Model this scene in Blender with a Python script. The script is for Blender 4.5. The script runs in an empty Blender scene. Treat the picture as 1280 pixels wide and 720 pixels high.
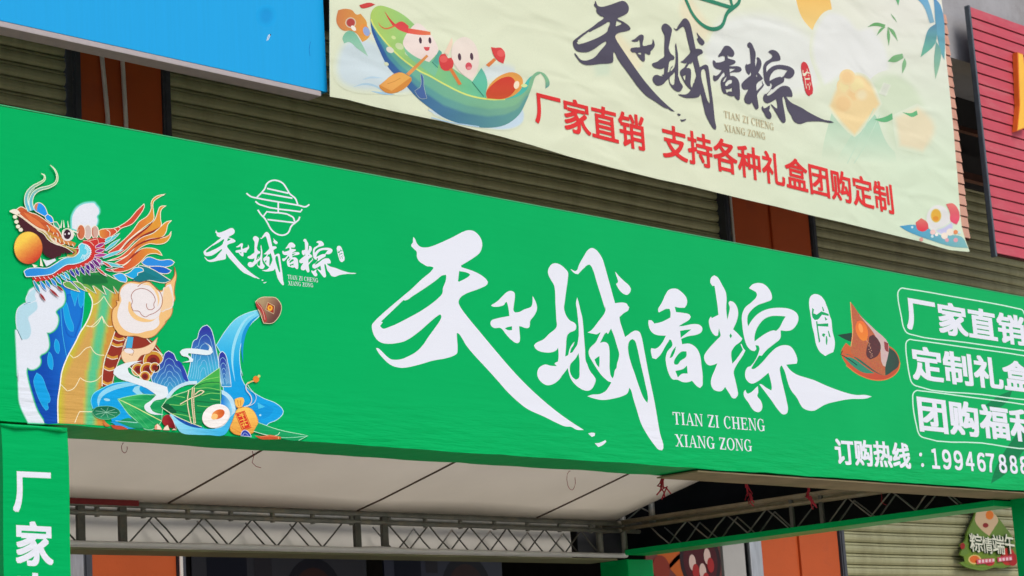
import bpy, bmesh, math, random
from mathutils import Vector, Matrix, noise
from mathutils.geometry import tessellate_polygon
random.seed(4)
SC = bpy.context.scene
COL = SC.collection

# ------------------------------------------------------------------ camera
FPX = 2750.0                       # focal length in pixels of the 1280 px wide photograph
_h = Vector((2668.0, -392.0, -FPX))
_b = FPX * FPX / (2668 * .063 + 392)
_v = Vector((-.063 * _b, _b, -FPX))
EX = _h.normalized(); EZ = _v.normalized(); EY = EZ.cross(EX)
ROT = Matrix((EX, EY, EZ))         # camera space -> world (X along the street front, Y into the building)
EYE = Vector((0, 0, 1.6))
cam_d = bpy.data.cameras.new('camera'); cam_d.sensor_width = 36; cam_d.lens = FPX / 1280 * 36
cam_d.clip_start = .1; cam_d.clip_end = 2000
cam_d.dof.use_dof = True; cam_d.dof.focus_distance = 11.5; cam_d.dof.aperture_fstop = 8
cam = bpy.data.objects.new('camera', cam_d); COL.objects.link(cam)
cam.matrix_world = Matrix.Translation(EYE) @ ROT.to_4x4()
SC.camera = cam

# ------------------------------------------------------------------ sky, sun, exposure
W = bpy.data.worlds.new('World'); SC.world = W; W.use_nodes = True
nt = W.node_tree; bg = nt.nodes['Background']
sky = nt.nodes.new('ShaderNodeTexSky'); sky.sky_type = 'NISHITA'; sky.sun_disc = False
SUN_EL, SUN_AZ = math.radians(50), math.radians(177)      # azimuth clockwise from +Y: straight from the street side
sky.sun_elevation = SUN_EL; sky.sun_rotation = SUN_AZ
sky.air_density = 1.0; sky.dust_density = 3.0; sky.ozone_density = 1.0
nt.links.new(sky.outputs[0], bg.inputs[0]); bg.inputs[1].default_value = .11
sd = bpy.data.lights.new('sun', 'SUN'); sd.energy = 1.15; sd.angle = math.radians(25); sd.color = (1, .96, .9)
sun = bpy.data.objects.new('sun', sd); COL.objects.link(sun); sun.location = (0, -5, 20)
_dir = Vector((math.sin(SUN_AZ) * math.cos(SUN_EL), math.cos(SUN_AZ) * math.cos(SUN_EL), math.sin(SUN_EL)))
sun.rotation_euler = _dir.to_track_quat('Z', 'Y').to_euler()
SC.view_settings.view_transform = 'Standard'; SC.view_settings.look = 'None'
SC.view_settings.gamma = 1; SC.view_settings.exposure = 0.37
SC.render.engine = 'CYCLES'
SC.cycles.max_bounces = 6; SC.cycles.transparent_max_bounces = 12

# ------------------------------------------------------------------ helpers
def on_y(x, y, Y):
    r = ROT @ Vector((x - 640, 360 - y, -FPX)); return EYE + r * ((Y - EYE.y) / r.y)
def s2l(c):
    return tuple(((v / 255) / 12.92 if v / 255 <= .04045 else ((v / 255 + .055) / 1.055) ** 2.4) for v in c)
def put(o, parent=None):
    COL.objects.link(o)
    if parent: o.parent = parent; o.matrix_parent_inverse = Matrix.Identity(4); o.location = -wloc(parent)
    return o
def wloc(o):
    v = o.location.copy()
    if o.parent: v += wloc(o.parent)
    return v
def tag(o, label=None, cat=None, group=None, kind=None):
    if label: o['label'] = label
    if cat: o['category'] = cat
    if group: o['group'] = group
    if kind: o['kind'] = kind
    return o
def empty(name, loc, label, cat, group=None):
    o = bpy.data.objects.new(name, None); COL.objects.link(o); o.location = loc; o.empty_display_size = .2
    return tag(o, label, cat, group)
class MB:
    """collects solids; build() links them as one mesh object (coordinates are world coordinates)"""
    def __init__(s): s.v = []; s.f = []; s.mi = []
    def add(s, vs, fs, mi=0):
        n = len(s.v); s.v += [tuple(v) for v in vs]; s.f += [[i + n for i in f] for f in fs]; s.mi += [mi] * len(fs); return s
    def box(s, a, b, mi=0):
        x0, y0, z0 = a; x1, y1, z1 = b
        return s.add([(x0,y0,z0),(x1,y0,z0),(x1,y1,z0),(x0,y1,z0),(x0,y0,z1),(x1,y0,z1),(x1,y1,z1),(x0,y1,z1)],
                     [(0,3,2,1),(4,5,6,7),(0,1,5,4),(1,2,6,5),(2,3,7,6),(3,0,4,7)], mi)
    def tube(s, pts, r, n=8, mi=0, cap=True):
        pts = [Vector(p) for p in pts]; rings = []
        for i, p in enumerate(pts):
            t = (pts[min(i + 1, len(pts) - 1)] - pts[max(i - 1, 0)]).normalized()
            a = t.cross(Vector((0, 0, 1)) if abs(t.z) < .9 else Vector((1, 0, 0))).normalized(); b = t.cross(a)
            rr = r[i] if isinstance(r, (list, tuple)) else r
            rings.append([p + (a * math.cos(2 * math.pi * k / n) + b * math.sin(2 * math.pi * k / n)) * rr for k in range(n)])
        vs = [v for g in rings for v in g]; fs = []
        for i in range(len(pts) - 1):
            for k in range(n):
                fs.append((i * n + k, i * n + (k + 1) % n, (i + 1) * n + (k + 1) % n, (i + 1) * n + k))
        if cap: fs += [tuple(range(n - 1, -1, -1)), tuple(range((len(pts) - 1) * n, len(pts) * n))]
        return s.add(vs, fs, mi)
    def prism_x(s, prof, x0, x1, mi=0):          # profile [(y, z)...] swept along X
        n = len(prof); vs = [(x0, y, z) for y, z in prof] + [(x1, y, z) for y, z in prof]
        return s.add(vs, [(i, (i + 1) % n, n + (i + 1) % n, n + i) for i in range(n)] + [tuple(range(n))[::-1], tuple(range(n, 2 * n))], mi)
    def sheet_x(s, prof, x0, x1, mi=0, nx=1):
        m = len(prof); vs = []; fs = []
        for k in range(nx + 1):
            vs += [(x0 + (x1 - x0) * k / nx, y, z) for y, z in prof]
        for k in range(nx):
            for i in range(m - 1): fs.append((k*m+i, (k+1)*m+i, (k+1)*m+i+1, k*m+i+1))
        return s.add(vs, fs, mi)
    def build(s, name, mats, parent=None, smooth=False, bevel=0):
        me = bpy.data.meshes.new(name); me.from_pydata(s.v, [], s.f); me.update()
        for m in (mats if isinstance(mats, (list, tuple)) else [mats]): me.materials.append(m)
        for p, i in zip(me.polygons, s.mi): p.material_index = i; p.use_smooth = smooth
        bm = bmesh.new(); bm.from_mesh(me); bmesh.ops.recalc_face_normals(bm, faces=bm.faces)
        if bevel: bmesh.ops.bevel(bm, geom=bm.edges[:], offset=bevel, segments=2, affect='EDGES', profile=.6)
        bm.to_mesh(me); bm.free()
        o = bpy.data.objects.new(name, me); return put(o, parent)

# ------------------------------------------------------------------ materials
def mat(name, col, rough=.6, spec=.4, var=.12, vscale=3., stretch=(1,1,1), bump=0., bscale=40., metal=0., dirt=None, dscale=2., dlo=.5, dhi=.75, trans=0.):
    m = bpy.data.materials.new(name); m.use_nodes = True; t = m.node_tree; N = t.nodes; P = N['Principled BSDF']
    P.inputs['Roughness'].default_value = rough; P.inputs['Specular IOR Level'].default_value = spec; P.inputs['Metallic'].default_value = metal
    g = N.new('ShaderNodeNewGeometry'); mp = N.new('ShaderNodeMapping'); mp.inputs['Scale'].default_value = stretch
    t.links.new(g.outputs['Position'], mp.inputs[0])
    nz = N.new('ShaderNodeTexNoise'); nz.inputs['Scale'].default_value = vscale; nz.inputs['Detail'].default_value = 6; nz.inputs['Roughness'].default_value = .62
    t.links.new(mp.outputs[0], nz.inputs['Vector'])
    rp = N.new('ShaderNodeValToRGB'); rp.color_ramp.elements[0].position = .3; rp.color_ramp.elements[1].position = .7
    rp.color_ramp.elements[0].color = (*[c * (1 - var) for c in col], 1); rp.color_ramp.elements[1].color = (*[min(1, c * (1 + var)) for c in col], 1)
    t.links.new(nz.outputs[0], rp.inputs[0]); out = rp.outputs[0]
    if dirt:
        d = N.new('ShaderNodeTexNoise'); d.inputs['Scale'].default_value = dscale; d.inputs['Detail'].default_value = 8; d.inputs['Roughness'].default_value = .7
        t.links.new(mp.outputs[0], d.inputs['Vector'])
        r2 = N.new('ShaderNodeValToRGB'); r2.color_ramp.elements[0].position = dlo; r2.color_ramp.elements[1].position = dhi
        t.links.new(d.outputs[0], r2.inputs[0]); mx = N.new('ShaderNodeMix'); mx.data_type = 'RGBA'
        t.links.new(r2.outputs[0], mx.inputs[0]); t.links.new(out, mx.inputs[6]); mx.inputs[7].default_value = (*dirt, 1); out = mx.outputs[2]
    t.links.new(out, P.inputs['Base Color'])
    if bump:
        b = N.new('ShaderNodeTexNoise'); b.inputs['Scale'].default_value = bscale; b.inputs['Detail'].default_value = 5
        t.links.new(mp.outputs[0], b.inputs['Vector']); bp = N.new('ShaderNodeBump'); bp.inputs['Strength'].default_value = bump; bp.inputs['Distance'].default_value = .01
        t.links.new(b.outputs[0], bp.inputs['Height']); t.links.new(bp.outputs[0], P.inputs['Normal'])
    if trans:
        ts = N.new('ShaderNodeBsdfTranslucent'); t.links.new(out, ts.inputs[0]); ms = N.new('ShaderNodeMixShader'); ms.inputs[0].default_value = trans
        t.links.new(P.outputs[0], ms.inputs[1]); t.links.new(ts.outputs[0], ms.inputs[2]); t.links.new(ms.outputs[0], N['Material Output'].inputs[0])
    return m
def bump_green(t):
    """creases of the stretched green fabric: fine weave ripple, and long ripples gathering towards the lower hem"""
    N = t.nodes; g = N.new('ShaderNodeNewGeometry'); sp = N.new('ShaderNodeSeparateXYZ'); t.links.new(g.outputs['Position'], sp.inputs[0])
    mp = N.new('ShaderNodeMapping'); mp.inputs['Scale'].default_value = (3.2, 1, 26); mp.inputs['Rotation'].default_value = (0, math.radians(-6), 0); t.links.new(g.outputs['Position'], mp.inputs[0])
    n1 = N.new('ShaderNodeTexNoise'); n1.inputs['Scale'].default_value = 1; n1.inputs['Detail'].default_value = 3; t.links.new(mp.outputs[0], n1.inputs['Vector'])
    mr = N.new('ShaderNodeMapRange'); mr.inputs[1].default_value = 3.34; mr.inputs[2].default_value = 3.07; mr.inputs[3].default_value = .1; mr.inputs[4].default_value = 1
    t.links.new(sp.outputs[2], mr.inputs[0]); mq = N.new('ShaderNodeMapRange'); mq.inputs[1].default_value = 3.0; mq.inputs[2].default_value = 3.05; mq.inputs[3].default_value = .35; mq.inputs[4].default_value = 1; t.links.new(sp.outputs[2], mq.inputs[0])
    m0 = N.new('ShaderNodeMath'); m0.operation = 'MULTIPLY'; t.links.new(mr.outputs[0], m0.inputs[0]); t.links.new(mq.outputs[0], m0.inputs[1])
    m1 = N.new('ShaderNodeMath'); m1.operation = 'MULTIPLY'; t.links.new(n1.outputs[0], m1.inputs[0]); t.links.new(m0.outputs[0], m1.inputs[1])
    n2 = N.new('ShaderNodeTexNoise'); n2.inputs['Scale'].default_value = 1.1; n2.inputs['Detail'].default_value = 2; t.links.new(g.outputs['Position'], n2.inputs['Vector'])
    m2 = N.new('ShaderNodeMath'); m2.operation = 'MULTIPLY'; m2.inputs[1].default_value = 1.6; t.links.new(n2.outputs[0], m2.inputs[0])
    m3 = N.new('ShaderNodeMath'); m3.operation = 'ADD'; t.links.new(m1.outputs[0], m3.inputs[0]); t.links.new(m2.outputs[0], m3.inputs[1])
    bp = N.new('ShaderNodeBump'); bp.inputs['Strength'].default_value = .5; bp.inputs['Distance'].default_value = .025
    t.links.new(m3.outputs[0], bp.inputs['Height']); return bp.outputs[0]
def ink_mat(name, bumpf=None, rough=.38):
    """printed ink: colour and coverage come from the print itself (attribute 'ink')"""
    m = bpy.data.materials.new(name); m.use_nodes = True; t = m.node_tree; P = t.nodes['Principled BSDF']
    P.inputs['Roughness'].default_value = rough; P.inputs['Specular IOR Level'].default_value = .15
    a = t.nodes.new('ShaderNodeVertexColor'); a.layer_name = 'ink'
    nz = t.nodes.new('ShaderNodeTexNoise'); nz.inputs['Scale'].default_value = 220; nz.inputs['Detail'].default_value = 2
    g = t.nodes.new('ShaderNodeNewGeometry'); t.links.new(g.outputs['Position'], nz.inputs['Vector'])
    mr = t.nodes.new('ShaderNodeMapRange'); mr.inputs[1].default_value = .3; mr.inputs[2].default_value = .7; mr.inputs[3].default_value = .955; mr.inputs[4].default_value = 1.045
    t.links.new(nz.outputs[0], mr.inputs[0]); vm = t.nodes.new('ShaderNodeVectorMath'); vm.operation = 'SCALE'
    t.links.new(a.outputs[0], vm.inputs[0]); t.links.new(mr.outputs[0], vm.inputs['Scale']); t.links.new(vm.outputs[0], P.inputs['Base Color'])
    t.links.new(a.outputs[1], P.inputs['Alpha'])
    if bumpf: t.links.new(bumpf(t), P.inputs['Normal'])
    return m
def bump_banner(t):
    N = t.nodes; g = N.new('ShaderNodeNewGeometry'); mp = N.new('ShaderNodeMapping'); mp.inputs['Scale'].default_value = (1.4, 1, 3.4); mp.inputs['Rotation'].default_value = (0, math.radians(38), 0)
    t.links.new(g.outputs['Position'], mp.inputs[0]); n = N.new('ShaderNodeTexNoise'); n.inputs['Scale'].default_value = 1.1; n.inputs['Detail'].default_value = 1.2; n.inputs['Distortion'].default_value = .6
    t.links.new(mp.outputs[0], n.inputs['Vector']); bp = N.new('ShaderNodeBump'); bp.inputs['Strength'].default_value = .5; bp.inputs['Distance'].default_value = .05
    t.links.new(n.outputs[0], bp.inputs['Height']); return bp.outputs[0]

GREEN = (.0004, .422, .106)
M = {}
M['green'] = mat('green_print_fabric', GREEN, rough=.38, spec=.22, var=.03, vscale=1.5)
M['green'].node_tree.links.new(bump_green(M['green'].node_tree), M['green'].node_tree.nodes['Principled BSDF'].inputs['Normal'])
M['green'].node_tree.nodes['Principled BSDF'].inputs['Specular Tint'].default_value = (.05, 1, .6, 1)
M['ink_green'] = ink_mat('ink_on_green', bump_green)
M['ink_banner'] = ink_mat('ink_on_banner', bump_banner, .55)
M['banner'] = mat('cream_banner_cloth', s2l((224, 230, 202)), rough=.55, spec=.3, var=.03, vscale=2)
M['banner'].node_tree.links.new(bump_banner(M['banner'].node_tree), M['banner'].node_tree.nodes['Principled BSDF'].inputs['Normal'])
M['ink_plain'] = ink_mat('ink_on_board')
M['roof'] = mat('white_tarpaulin', (.84, .80, .73), rough=.6, spec=.3, var=.03, vscale=1.2, bump=.25, bscale=2.2, trans=.8)
M['valance'] = mat('grey_white_cloth', (.60, .575, .53), rough=.8, spec=.2, var=.08, vscale=2, bump=.3, bscale=5)
M['seam'] = mat('brown_seam_tape', (.10, .065, .045), rough=.8, var=.2)
M['steel'] = mat('dusty_steel_tube', (.20, .20, .18), rough=.55, spec=.4, var=.25, vscale=9, metal=.3, dirt=(.33, .27, .19), dscale=6)
M['steel_dark'] = mat('dark_lattice_steel', (.09, .09, .08), rough=.6, var=.25, vscale=12, dirt=(.16, .12, .09), dscale=8)
M['redtape'] = mat('dark_red_tape', (.20, .012, .016), rough=.6, var=.2, vscale=20)
M['greywrap'] = mat('grey_wrapped_cloth', (.74, .73, .75), rough=.75, var=.1, vscale=4, bump=.5, bscale=9)
M['brown'] = mat('brown_timber', (.27, .21, .115), rough=.75, var=.2, vscale=3, stretch=(1, 1, 5), dirt=(.14, .16, .06), dscale=1.2)
M['black'] = mat('black_cloth', (.008, .008, .009), rough=.85, spec=.15, var=.3, vscale=4)
M['thread'] = mat('red_string', (.35, .015, .03), rough=.8, var=.2, vscale=30)
M['blue'] = mat('blue_sign_sheet', s2l((20, 166, 233)), rough=.4, spec=.22, var=.025, vscale=6, stretch=(8, 1, .25))
M['railgrey'] = mat('grey_painted_rail', (.46, .41, .42), rough=.55, var=.12, vscale=5, dirt=(.33, .29, .29), dscale=5)
M['concrete'] = mat('grey_cement_wall', (.36, .36, .375), rough=.85, spec=.2, var=.12, vscale=1.6, bump=.3, bscale=30, dirt=(.25, .24, .24), dscale=1.3)
M['orange'] = mat('orange_wall_paint', (.52, .092, .019), rough=.6, spec=.3, var=.07, vscale=1.5, bump=.12, bscale=60, dirt=(.36, .07, .03), dscale=1.1, dlo=.55, dhi=.8)
M['shutter'] = mat('olive_cream_shutter', (.41, .405, .225), rough=.5, spec=.4, var=.10, vscale=2, stretch=(2.2, 1, .5), dirt=(.26, .245, .13), dscale=1.7, dlo=.48, dhi=.8)
M['guide'] = mat('dark_grey_guide_rail', (.06, .066, .08), rough=.5, var=.2, vscale=8, dirt=(.16, .15, .14), dscale=9, dlo=.6, dhi=.7)
M['pipe'] = mat('white_plastic_conduit', (.72, .67, .61), rough=.5, var=.1, vscale=6)
M['slat_red'] = mat('red_slat_panel', s2l((194, 74, 88)), rough=.5, spec=.35, var=.07, vscale=3, stretch=(1, 1, 4), dirt=s2l((196, 104, 110)), dscale=2)
M['slat_pink'] = mat('faded_pink_slat_panel', s2l((208, 158, 136)), rough=.6, var=.12, vscale=3, dirt=s2l((170, 110, 92)), dscale=3)
M['gap'] = mat('dark_slat_gap', (.07, .004, .008), rough=.8)
M['trim'] = mat('blue_grey_metal_trim', (.10, .12, .14), rough=.45, var=.15, vscale=9, metal=.2)
M['yellow'] = mat('yellow_channel_letter', s2l((250, 190, 50)), rough=.35, var=.05)
M['oredge'] = mat('orange_letter_return', s2l((226, 110, 40)), rough=.4, var=.08)
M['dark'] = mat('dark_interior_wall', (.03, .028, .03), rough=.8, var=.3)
M['ground'] = mat('pale_concrete_paving', (.44, .41, .35), rough=.85, spec=.2, var=.12, vscale=.8, bump=.2, bscale=25, dirt=(.24, .23, .21), dscale=.5)
M['road'] = mat('pale_concrete_road', (.42, .39, .33), rough=.9, var=.2, vscale=2)
M['whitebd'] = mat('grey_white_board', (.40, .39, .37), rough=.6, var=.06)
M['silver'] = mat('silver_galvanised_pole', (.5, .52, .56), rough=.35, metal=.6, var=.2, vscale=6, stretch=(4, 4, .5))
M['beam'] = mat('rusty_beam', (.16, .07, .05), rough=.8, var=.3, vscale=5)

# ------------------------------------------------------------------ flat printing on cloth and boards
def L(crop, s):
    """points measured in an enlarged crop (origin x, origin y, scale) -> photograph pixels"""
    n = [float(q) for q in s.replace(',', ' ').split()]
    return [(crop[0] + n[i] / crop[2], crop[1] + n[i + 1] / crop[2]) for i in range(0, len(n), 2)]
def smooth(p, closed=True, k=4, ang=62):
    p = [Vector(q) for q in p]; n = len(p)
    q = [p[0]]
    for a in p[1:]:
        if (a - q[-1]).length > 1e-4: q.append(a)
    if closed and (q[0] - q[-1]).length < 1e-4: q.pop()
    p = q; n = len(p)
    if n < 3: return [tuple(a) for a in p]
    tan = []
    for i in range(n):
        if not closed and i in (0, n - 1): tan.append(None); continue
        a = p[i] - p[i - 1]; b = p[(i + 1) % n] - p[i]
        tan.append(None if math.degrees(a.angle(b)) > ang else (a.normalized() + b.normalized()).normalized())
    out = []
    for i in range(n if closed else n - 1):
        a = p[i]; b = p[(i + 1) % n]; d = b - a; l = d.length
        m0 = tan[i] * l if tan[i] else d; m1 = tan[(i + 1) % n] * l if tan[(i + 1) % n] else d
        if tan[i] is None and tan[(i + 1) % n] is None: out.append(tuple(a)); continue
        for j in range(k):
            t = j / k; h = 2*t**3 - 3*t*t + 1; h1 = t**3 - 2*t*t + t; h2 = -2*t**3 + 3*t*t; h3 = t**3 - t*t
            out.append(tuple(a * h + m0 * h1 + b * h2 + m1 * h3))
    if not closed: out.append(tuple(p[-1]))
    return out
def ell(cx, cy, rx, ry, rot=0, n=28):
    c, s = math.cos(math.radians(rot)), math.sin(math.radians(rot))
    return [(cx + rx * math.cos(t) * c - ry * math.sin(t) * s, cy + rx * math.cos(t) * s + ry * math.sin(t) * c) for t in [2 * math.pi * i / n for i in range(n)]]
def mix(a, b, t): t = max(0, min(1, t)); return tuple(a[i] + (b[i] - a[i]) * t for i in range(3))
class Print:
    def __init__(s, Y, step, disp=None, grid=None, k=1):
        s.Y = Y; s.step = step; s.disp = disp; s.grid = grid; s.k = k; s.bg = (2, 173, 92); s.v = []; s.f = []; s.c = []
    def uv(s, p): w = on_y(p[0], p[1], s.Y); return (w.x, w.z)
    def _emit(s, uvs, tris, cols, grid=None):
        g = grid or s.grid; cols = [(*c[:3], c[3] if len(c) > 3 else 1) for c in cols]
        if g:
            bm = bmesh.new(); lay = bm.verts.layers.float_color.new('c')
            vs = []
            for (u, v), c in zip(uvs, cols): w = bm.verts.new((u, 0, v)); w[lay] = c; vs.append(w)
            for t in tris:
                try: bm.faces.new([vs[i] for i in t])
                except ValueError: pass
            us = [u for u, v in uvs]; ws = [v for u, v in uvs]
            for ax, lo, hi in ((0, min(us), max(us)), (2, min(ws), max(ws))):
                k = math.ceil(lo / g)
                while k * g < hi:
                    co = [0, 0, 0]; no = [0, 0, 0]; co[ax] = k * g; no[ax] = 1
                    bmesh.ops.bisect_plane(bm, geom=bm.verts[:] + bm.edges[:] + bm.faces[:], plane_co=co, plane_no=no, dist=1e-6); k += 1
            bm.verts.index_update()
            uvs = [(w.co.x, w.co.z) for w in bm.verts]; cols = [tuple(w[lay]) for w in bm.verts]
            tris = [[w.index for w in f.verts] for f in bm.faces]; bm.free()
        n = len(s.v); off = s.step * s.k; s.k += 1
        for u, v in uvs:
            y = s.Y - off + (s.disp(u, v) if s.disp else 0); s.v.append((u, y, v))
        for t in tris:
            a = sum(uvs[t[i]][0] * uvs[t[(i + 1) % len(t)]][1] - uvs[t[(i + 1) % len(t)]][0] * uvs[t[i]][1] for i in range(len(t)))
            if abs(a) < 1e-12: continue
            s.f.append([n + i for i in (t if a > 0 else t[::-1])])
        s.c += [(*c[:3], c[3] if len(c) > 3 else 1) for c in cols]
    def uvfill(s, loops, col, colf=None, grid=None):
        tris = tessellate_polygon([[Vector((u, v, 0)) for u, v in l] for l in loops]); flat = [q for l in loops for q in l]
        cols = [s2l(colf(q)) if colf else s2l(col) for q in flat]; s._emit(flat, tris, cols, grid)
    def fill(s, pts, col, holes=(), sm=True, grid=.03):
        loops = [smooth(l) if sm else l for l in [pts] + list(holes)]
        uvs = [[s.uv(q) for q in l] for l in loops]
        tris = tessellate_polygon([[Vector((u, v, 0)) for u, v in l] for l in uvs]); flat = [q for l in uvs for q in l]
        if callable(col):
            # the gradient of the artwork needs inner points: cut first, colour after
            n0 = len(s.v); s._emit(flat, tris, [(0, 0, 0, 1)] * len(flat), grid)
            for i in range(n0, len(s.v)):
                x, y, z = s.v[i]; px = proj((x, s.Y, z)); cc = col(*px); s.c[i] = (*s2l(cc[:3]), cc[3] if len(cc) > 3 else 1)
        else: s._emit(flat, tris, [s2l(col)] * len(flat))
        return s
    def strip(s, A, B, ca, cb):
        n = len(A); uvs = [s.uv(q) for q in A] + [s.uv(q) for q in B]
        s._emit(uvs, [(i, i + 1, n + i + 1, n + i) for i in range(n - 1)], list(ca) + list(cb))
    def line(s, pts, w, col, closed=False, sm=True, col2=None):
        p = [Vector(q) for q in (smooth(pts, closed) if sm else pts)]
        if closed: p = p + [p[0]]
        A, B, ca = [], [], []; n = len(p)
        for i, q in enumerate(p):
            a = p[i - 1] if i else (p[-2] if closed else q); b = p[i + 1] if i < n - 1 else (p[1] if closed else q)
            t = (b - a); t = t.normalized() if t.length > 1e-6 else Vector((1, 0)); m = Vector((-t.y, t.x))
            f = i / (n - 1); ww = w(f) if callable(w) else w
            A.append(q + m * ww / 2); B.append(q - m * ww / 2)
            ca.append((*s2l(col if not col2 else [col[j] + (col2[j] - col[j]) * f for j in range(3)]), 1))
        s.strip(A, B, ca, ca); return s
    def outl(s, pts, col, lw=.9, lc=(240, 235, 215), holes=()):
        s.fill(pts, col, holes); s.line(pts, lw, lc, closed=True); return s
    def soft(s, pts, col, grow, alpha=1., bg=None):
        p = [Vector(q) for q in smooth(pts)]; n = len(p)
        area = sum(p[i].x * p[(i + 1) % n].y - p[(i + 1) % n].x * p[i].y for i in range(n)); sg = 1 if area > 0 else -1
        out = []; inn = []
        for i in range(n):
            t = (p[(i + 1) % n] - p[i - 1]); t = t.normalized() if t.length > 1e-6 else Vector((1, 0)); m = Vector((t.y, -t.x)) * sg
            out.append(p[i] + m * grow); inn.append(p[i] - m * grow * .0)
        under = bg if bg else s.bg
        mixc = lambda q, a: (*s2l(mix(under(*q) if callable(under) else under, col, a)), 1)
        uvs = [s.uv(q) for q in inn]; tris = tessellate_polygon([[Vector((u, v, 0)) for u, v in uvs]])
        rings = [[p[i] + (out[i] - p[i]) * t for i in range(n)] for t in (0, .3, .65, 1)]; al = (alpha, alpha * .72, alpha * .24, 0)
        for j in (2, 1, 0):
            s.strip(rings[j] + [rings[j][0]], rings[j + 1] + [rings[j + 1][0]], [mixc(q, al[j]) for q in rings[j] + [rings[j][0]]], [mixc(q, al[j + 1]) for q in rings[j + 1] + [rings[j + 1][0]]])
        s._emit(uvs, tris, [mixc(q, alpha) for q in inn]); return s
    def build(s, name, material, parent):
        me = bpy.data.meshes.new(name); me.from_pydata(s.v, [], s.f); me.update(); me.materials.append(material)
        a = me.color_attributes.new('ink', 'FLOAT_COLOR', 'POINT')
        a.data.foreach_set('color', [q for c in s.c for q in c])
        o = bpy.data.objects.new(name, me); return put(o, parent)
def proj(p):
    q = ROT.transposed() @ (Vector(p) - EYE); return (640 + FPX * q.x / -q.z, 360 - FPX * q.y / -q.z)
# text outlines come from the built-in font; a slight offset gives the bold weight
def glyphs(body, bold):
    c = bpy.data.curves.new('t', 'FONT'); c.body = body; c.offset = bold; c.resolution_u = 5
    o = bpy.data.objects.new('t', c); COL.objects.link(o); bpy.context.view_layer.update()
    dg = bpy.context.evaluated_depsgraph_get()
    m = bpy.data.meshes.new_from_object(o.evaluated_get(dg)); vs = [(v.co.x, v.co.y) for v in m.vertices]; fs = [list(p.vertices) for p in m.polygons]
    bpy.data.objects.remove(o); bpy.data.curves.remove(c); bpy.data.meshes.remove(m); return vs, fs
_GL = {}
def glyphs_bold(body, w):
    if (body, w) in _GL: return _GL[body, w]
    vs, fs = glyphs(body, 0); V = []; F = []; Z = []
    D = [(0, 0)] + [(w * a, w * b) for a, b in ((1, .8), (1, -.8), (-1, .8), (-1, -.8), (1, 0), (-1, 0), (0, .8), (0, -.8))]
    _GL[body, w] = [[(x + dx, y + dy) for x, y in vs] for dx, dy in D], fs
    return _GL[body, w]
def text(P, body, tl, tr, bl, br, col, bold=.022, n=None):
    """ink box of the first n characters -> the quad tl tr br bl (photograph pixels on the print's plane)"""
    layers, fs = glyphs_bold(body, bold); ref = [q for l in (glyphs_bold(body[:n], bold)[0] if n else layers) for q in l]
    x0, x1 = min(v[0] for v in ref), max(v[0] for v in ref); y0, y1 = min(v[1] for v in ref), max(v[1] for v in ref)
    a, b = P.uv(tl), P.uv(tr); c, d = P.uv(bl), P.uv(br)
    for vs in layers:
        out = []
        for x, y in vs:
            u = (x - x0) / (x1 - x0); v = (y - y0) / (y1 - y0); zb = c[1] + (d[1] - c[1]) * u; zt = a[1] + (b[1] - a[1]) * u
            out.append((a[0] + (b[0] - a[0]) * u, zb + (zt - zb) * v))
        P._emit(out, fs, [s2l(col)] * len(out)); P.k -= .5
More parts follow.
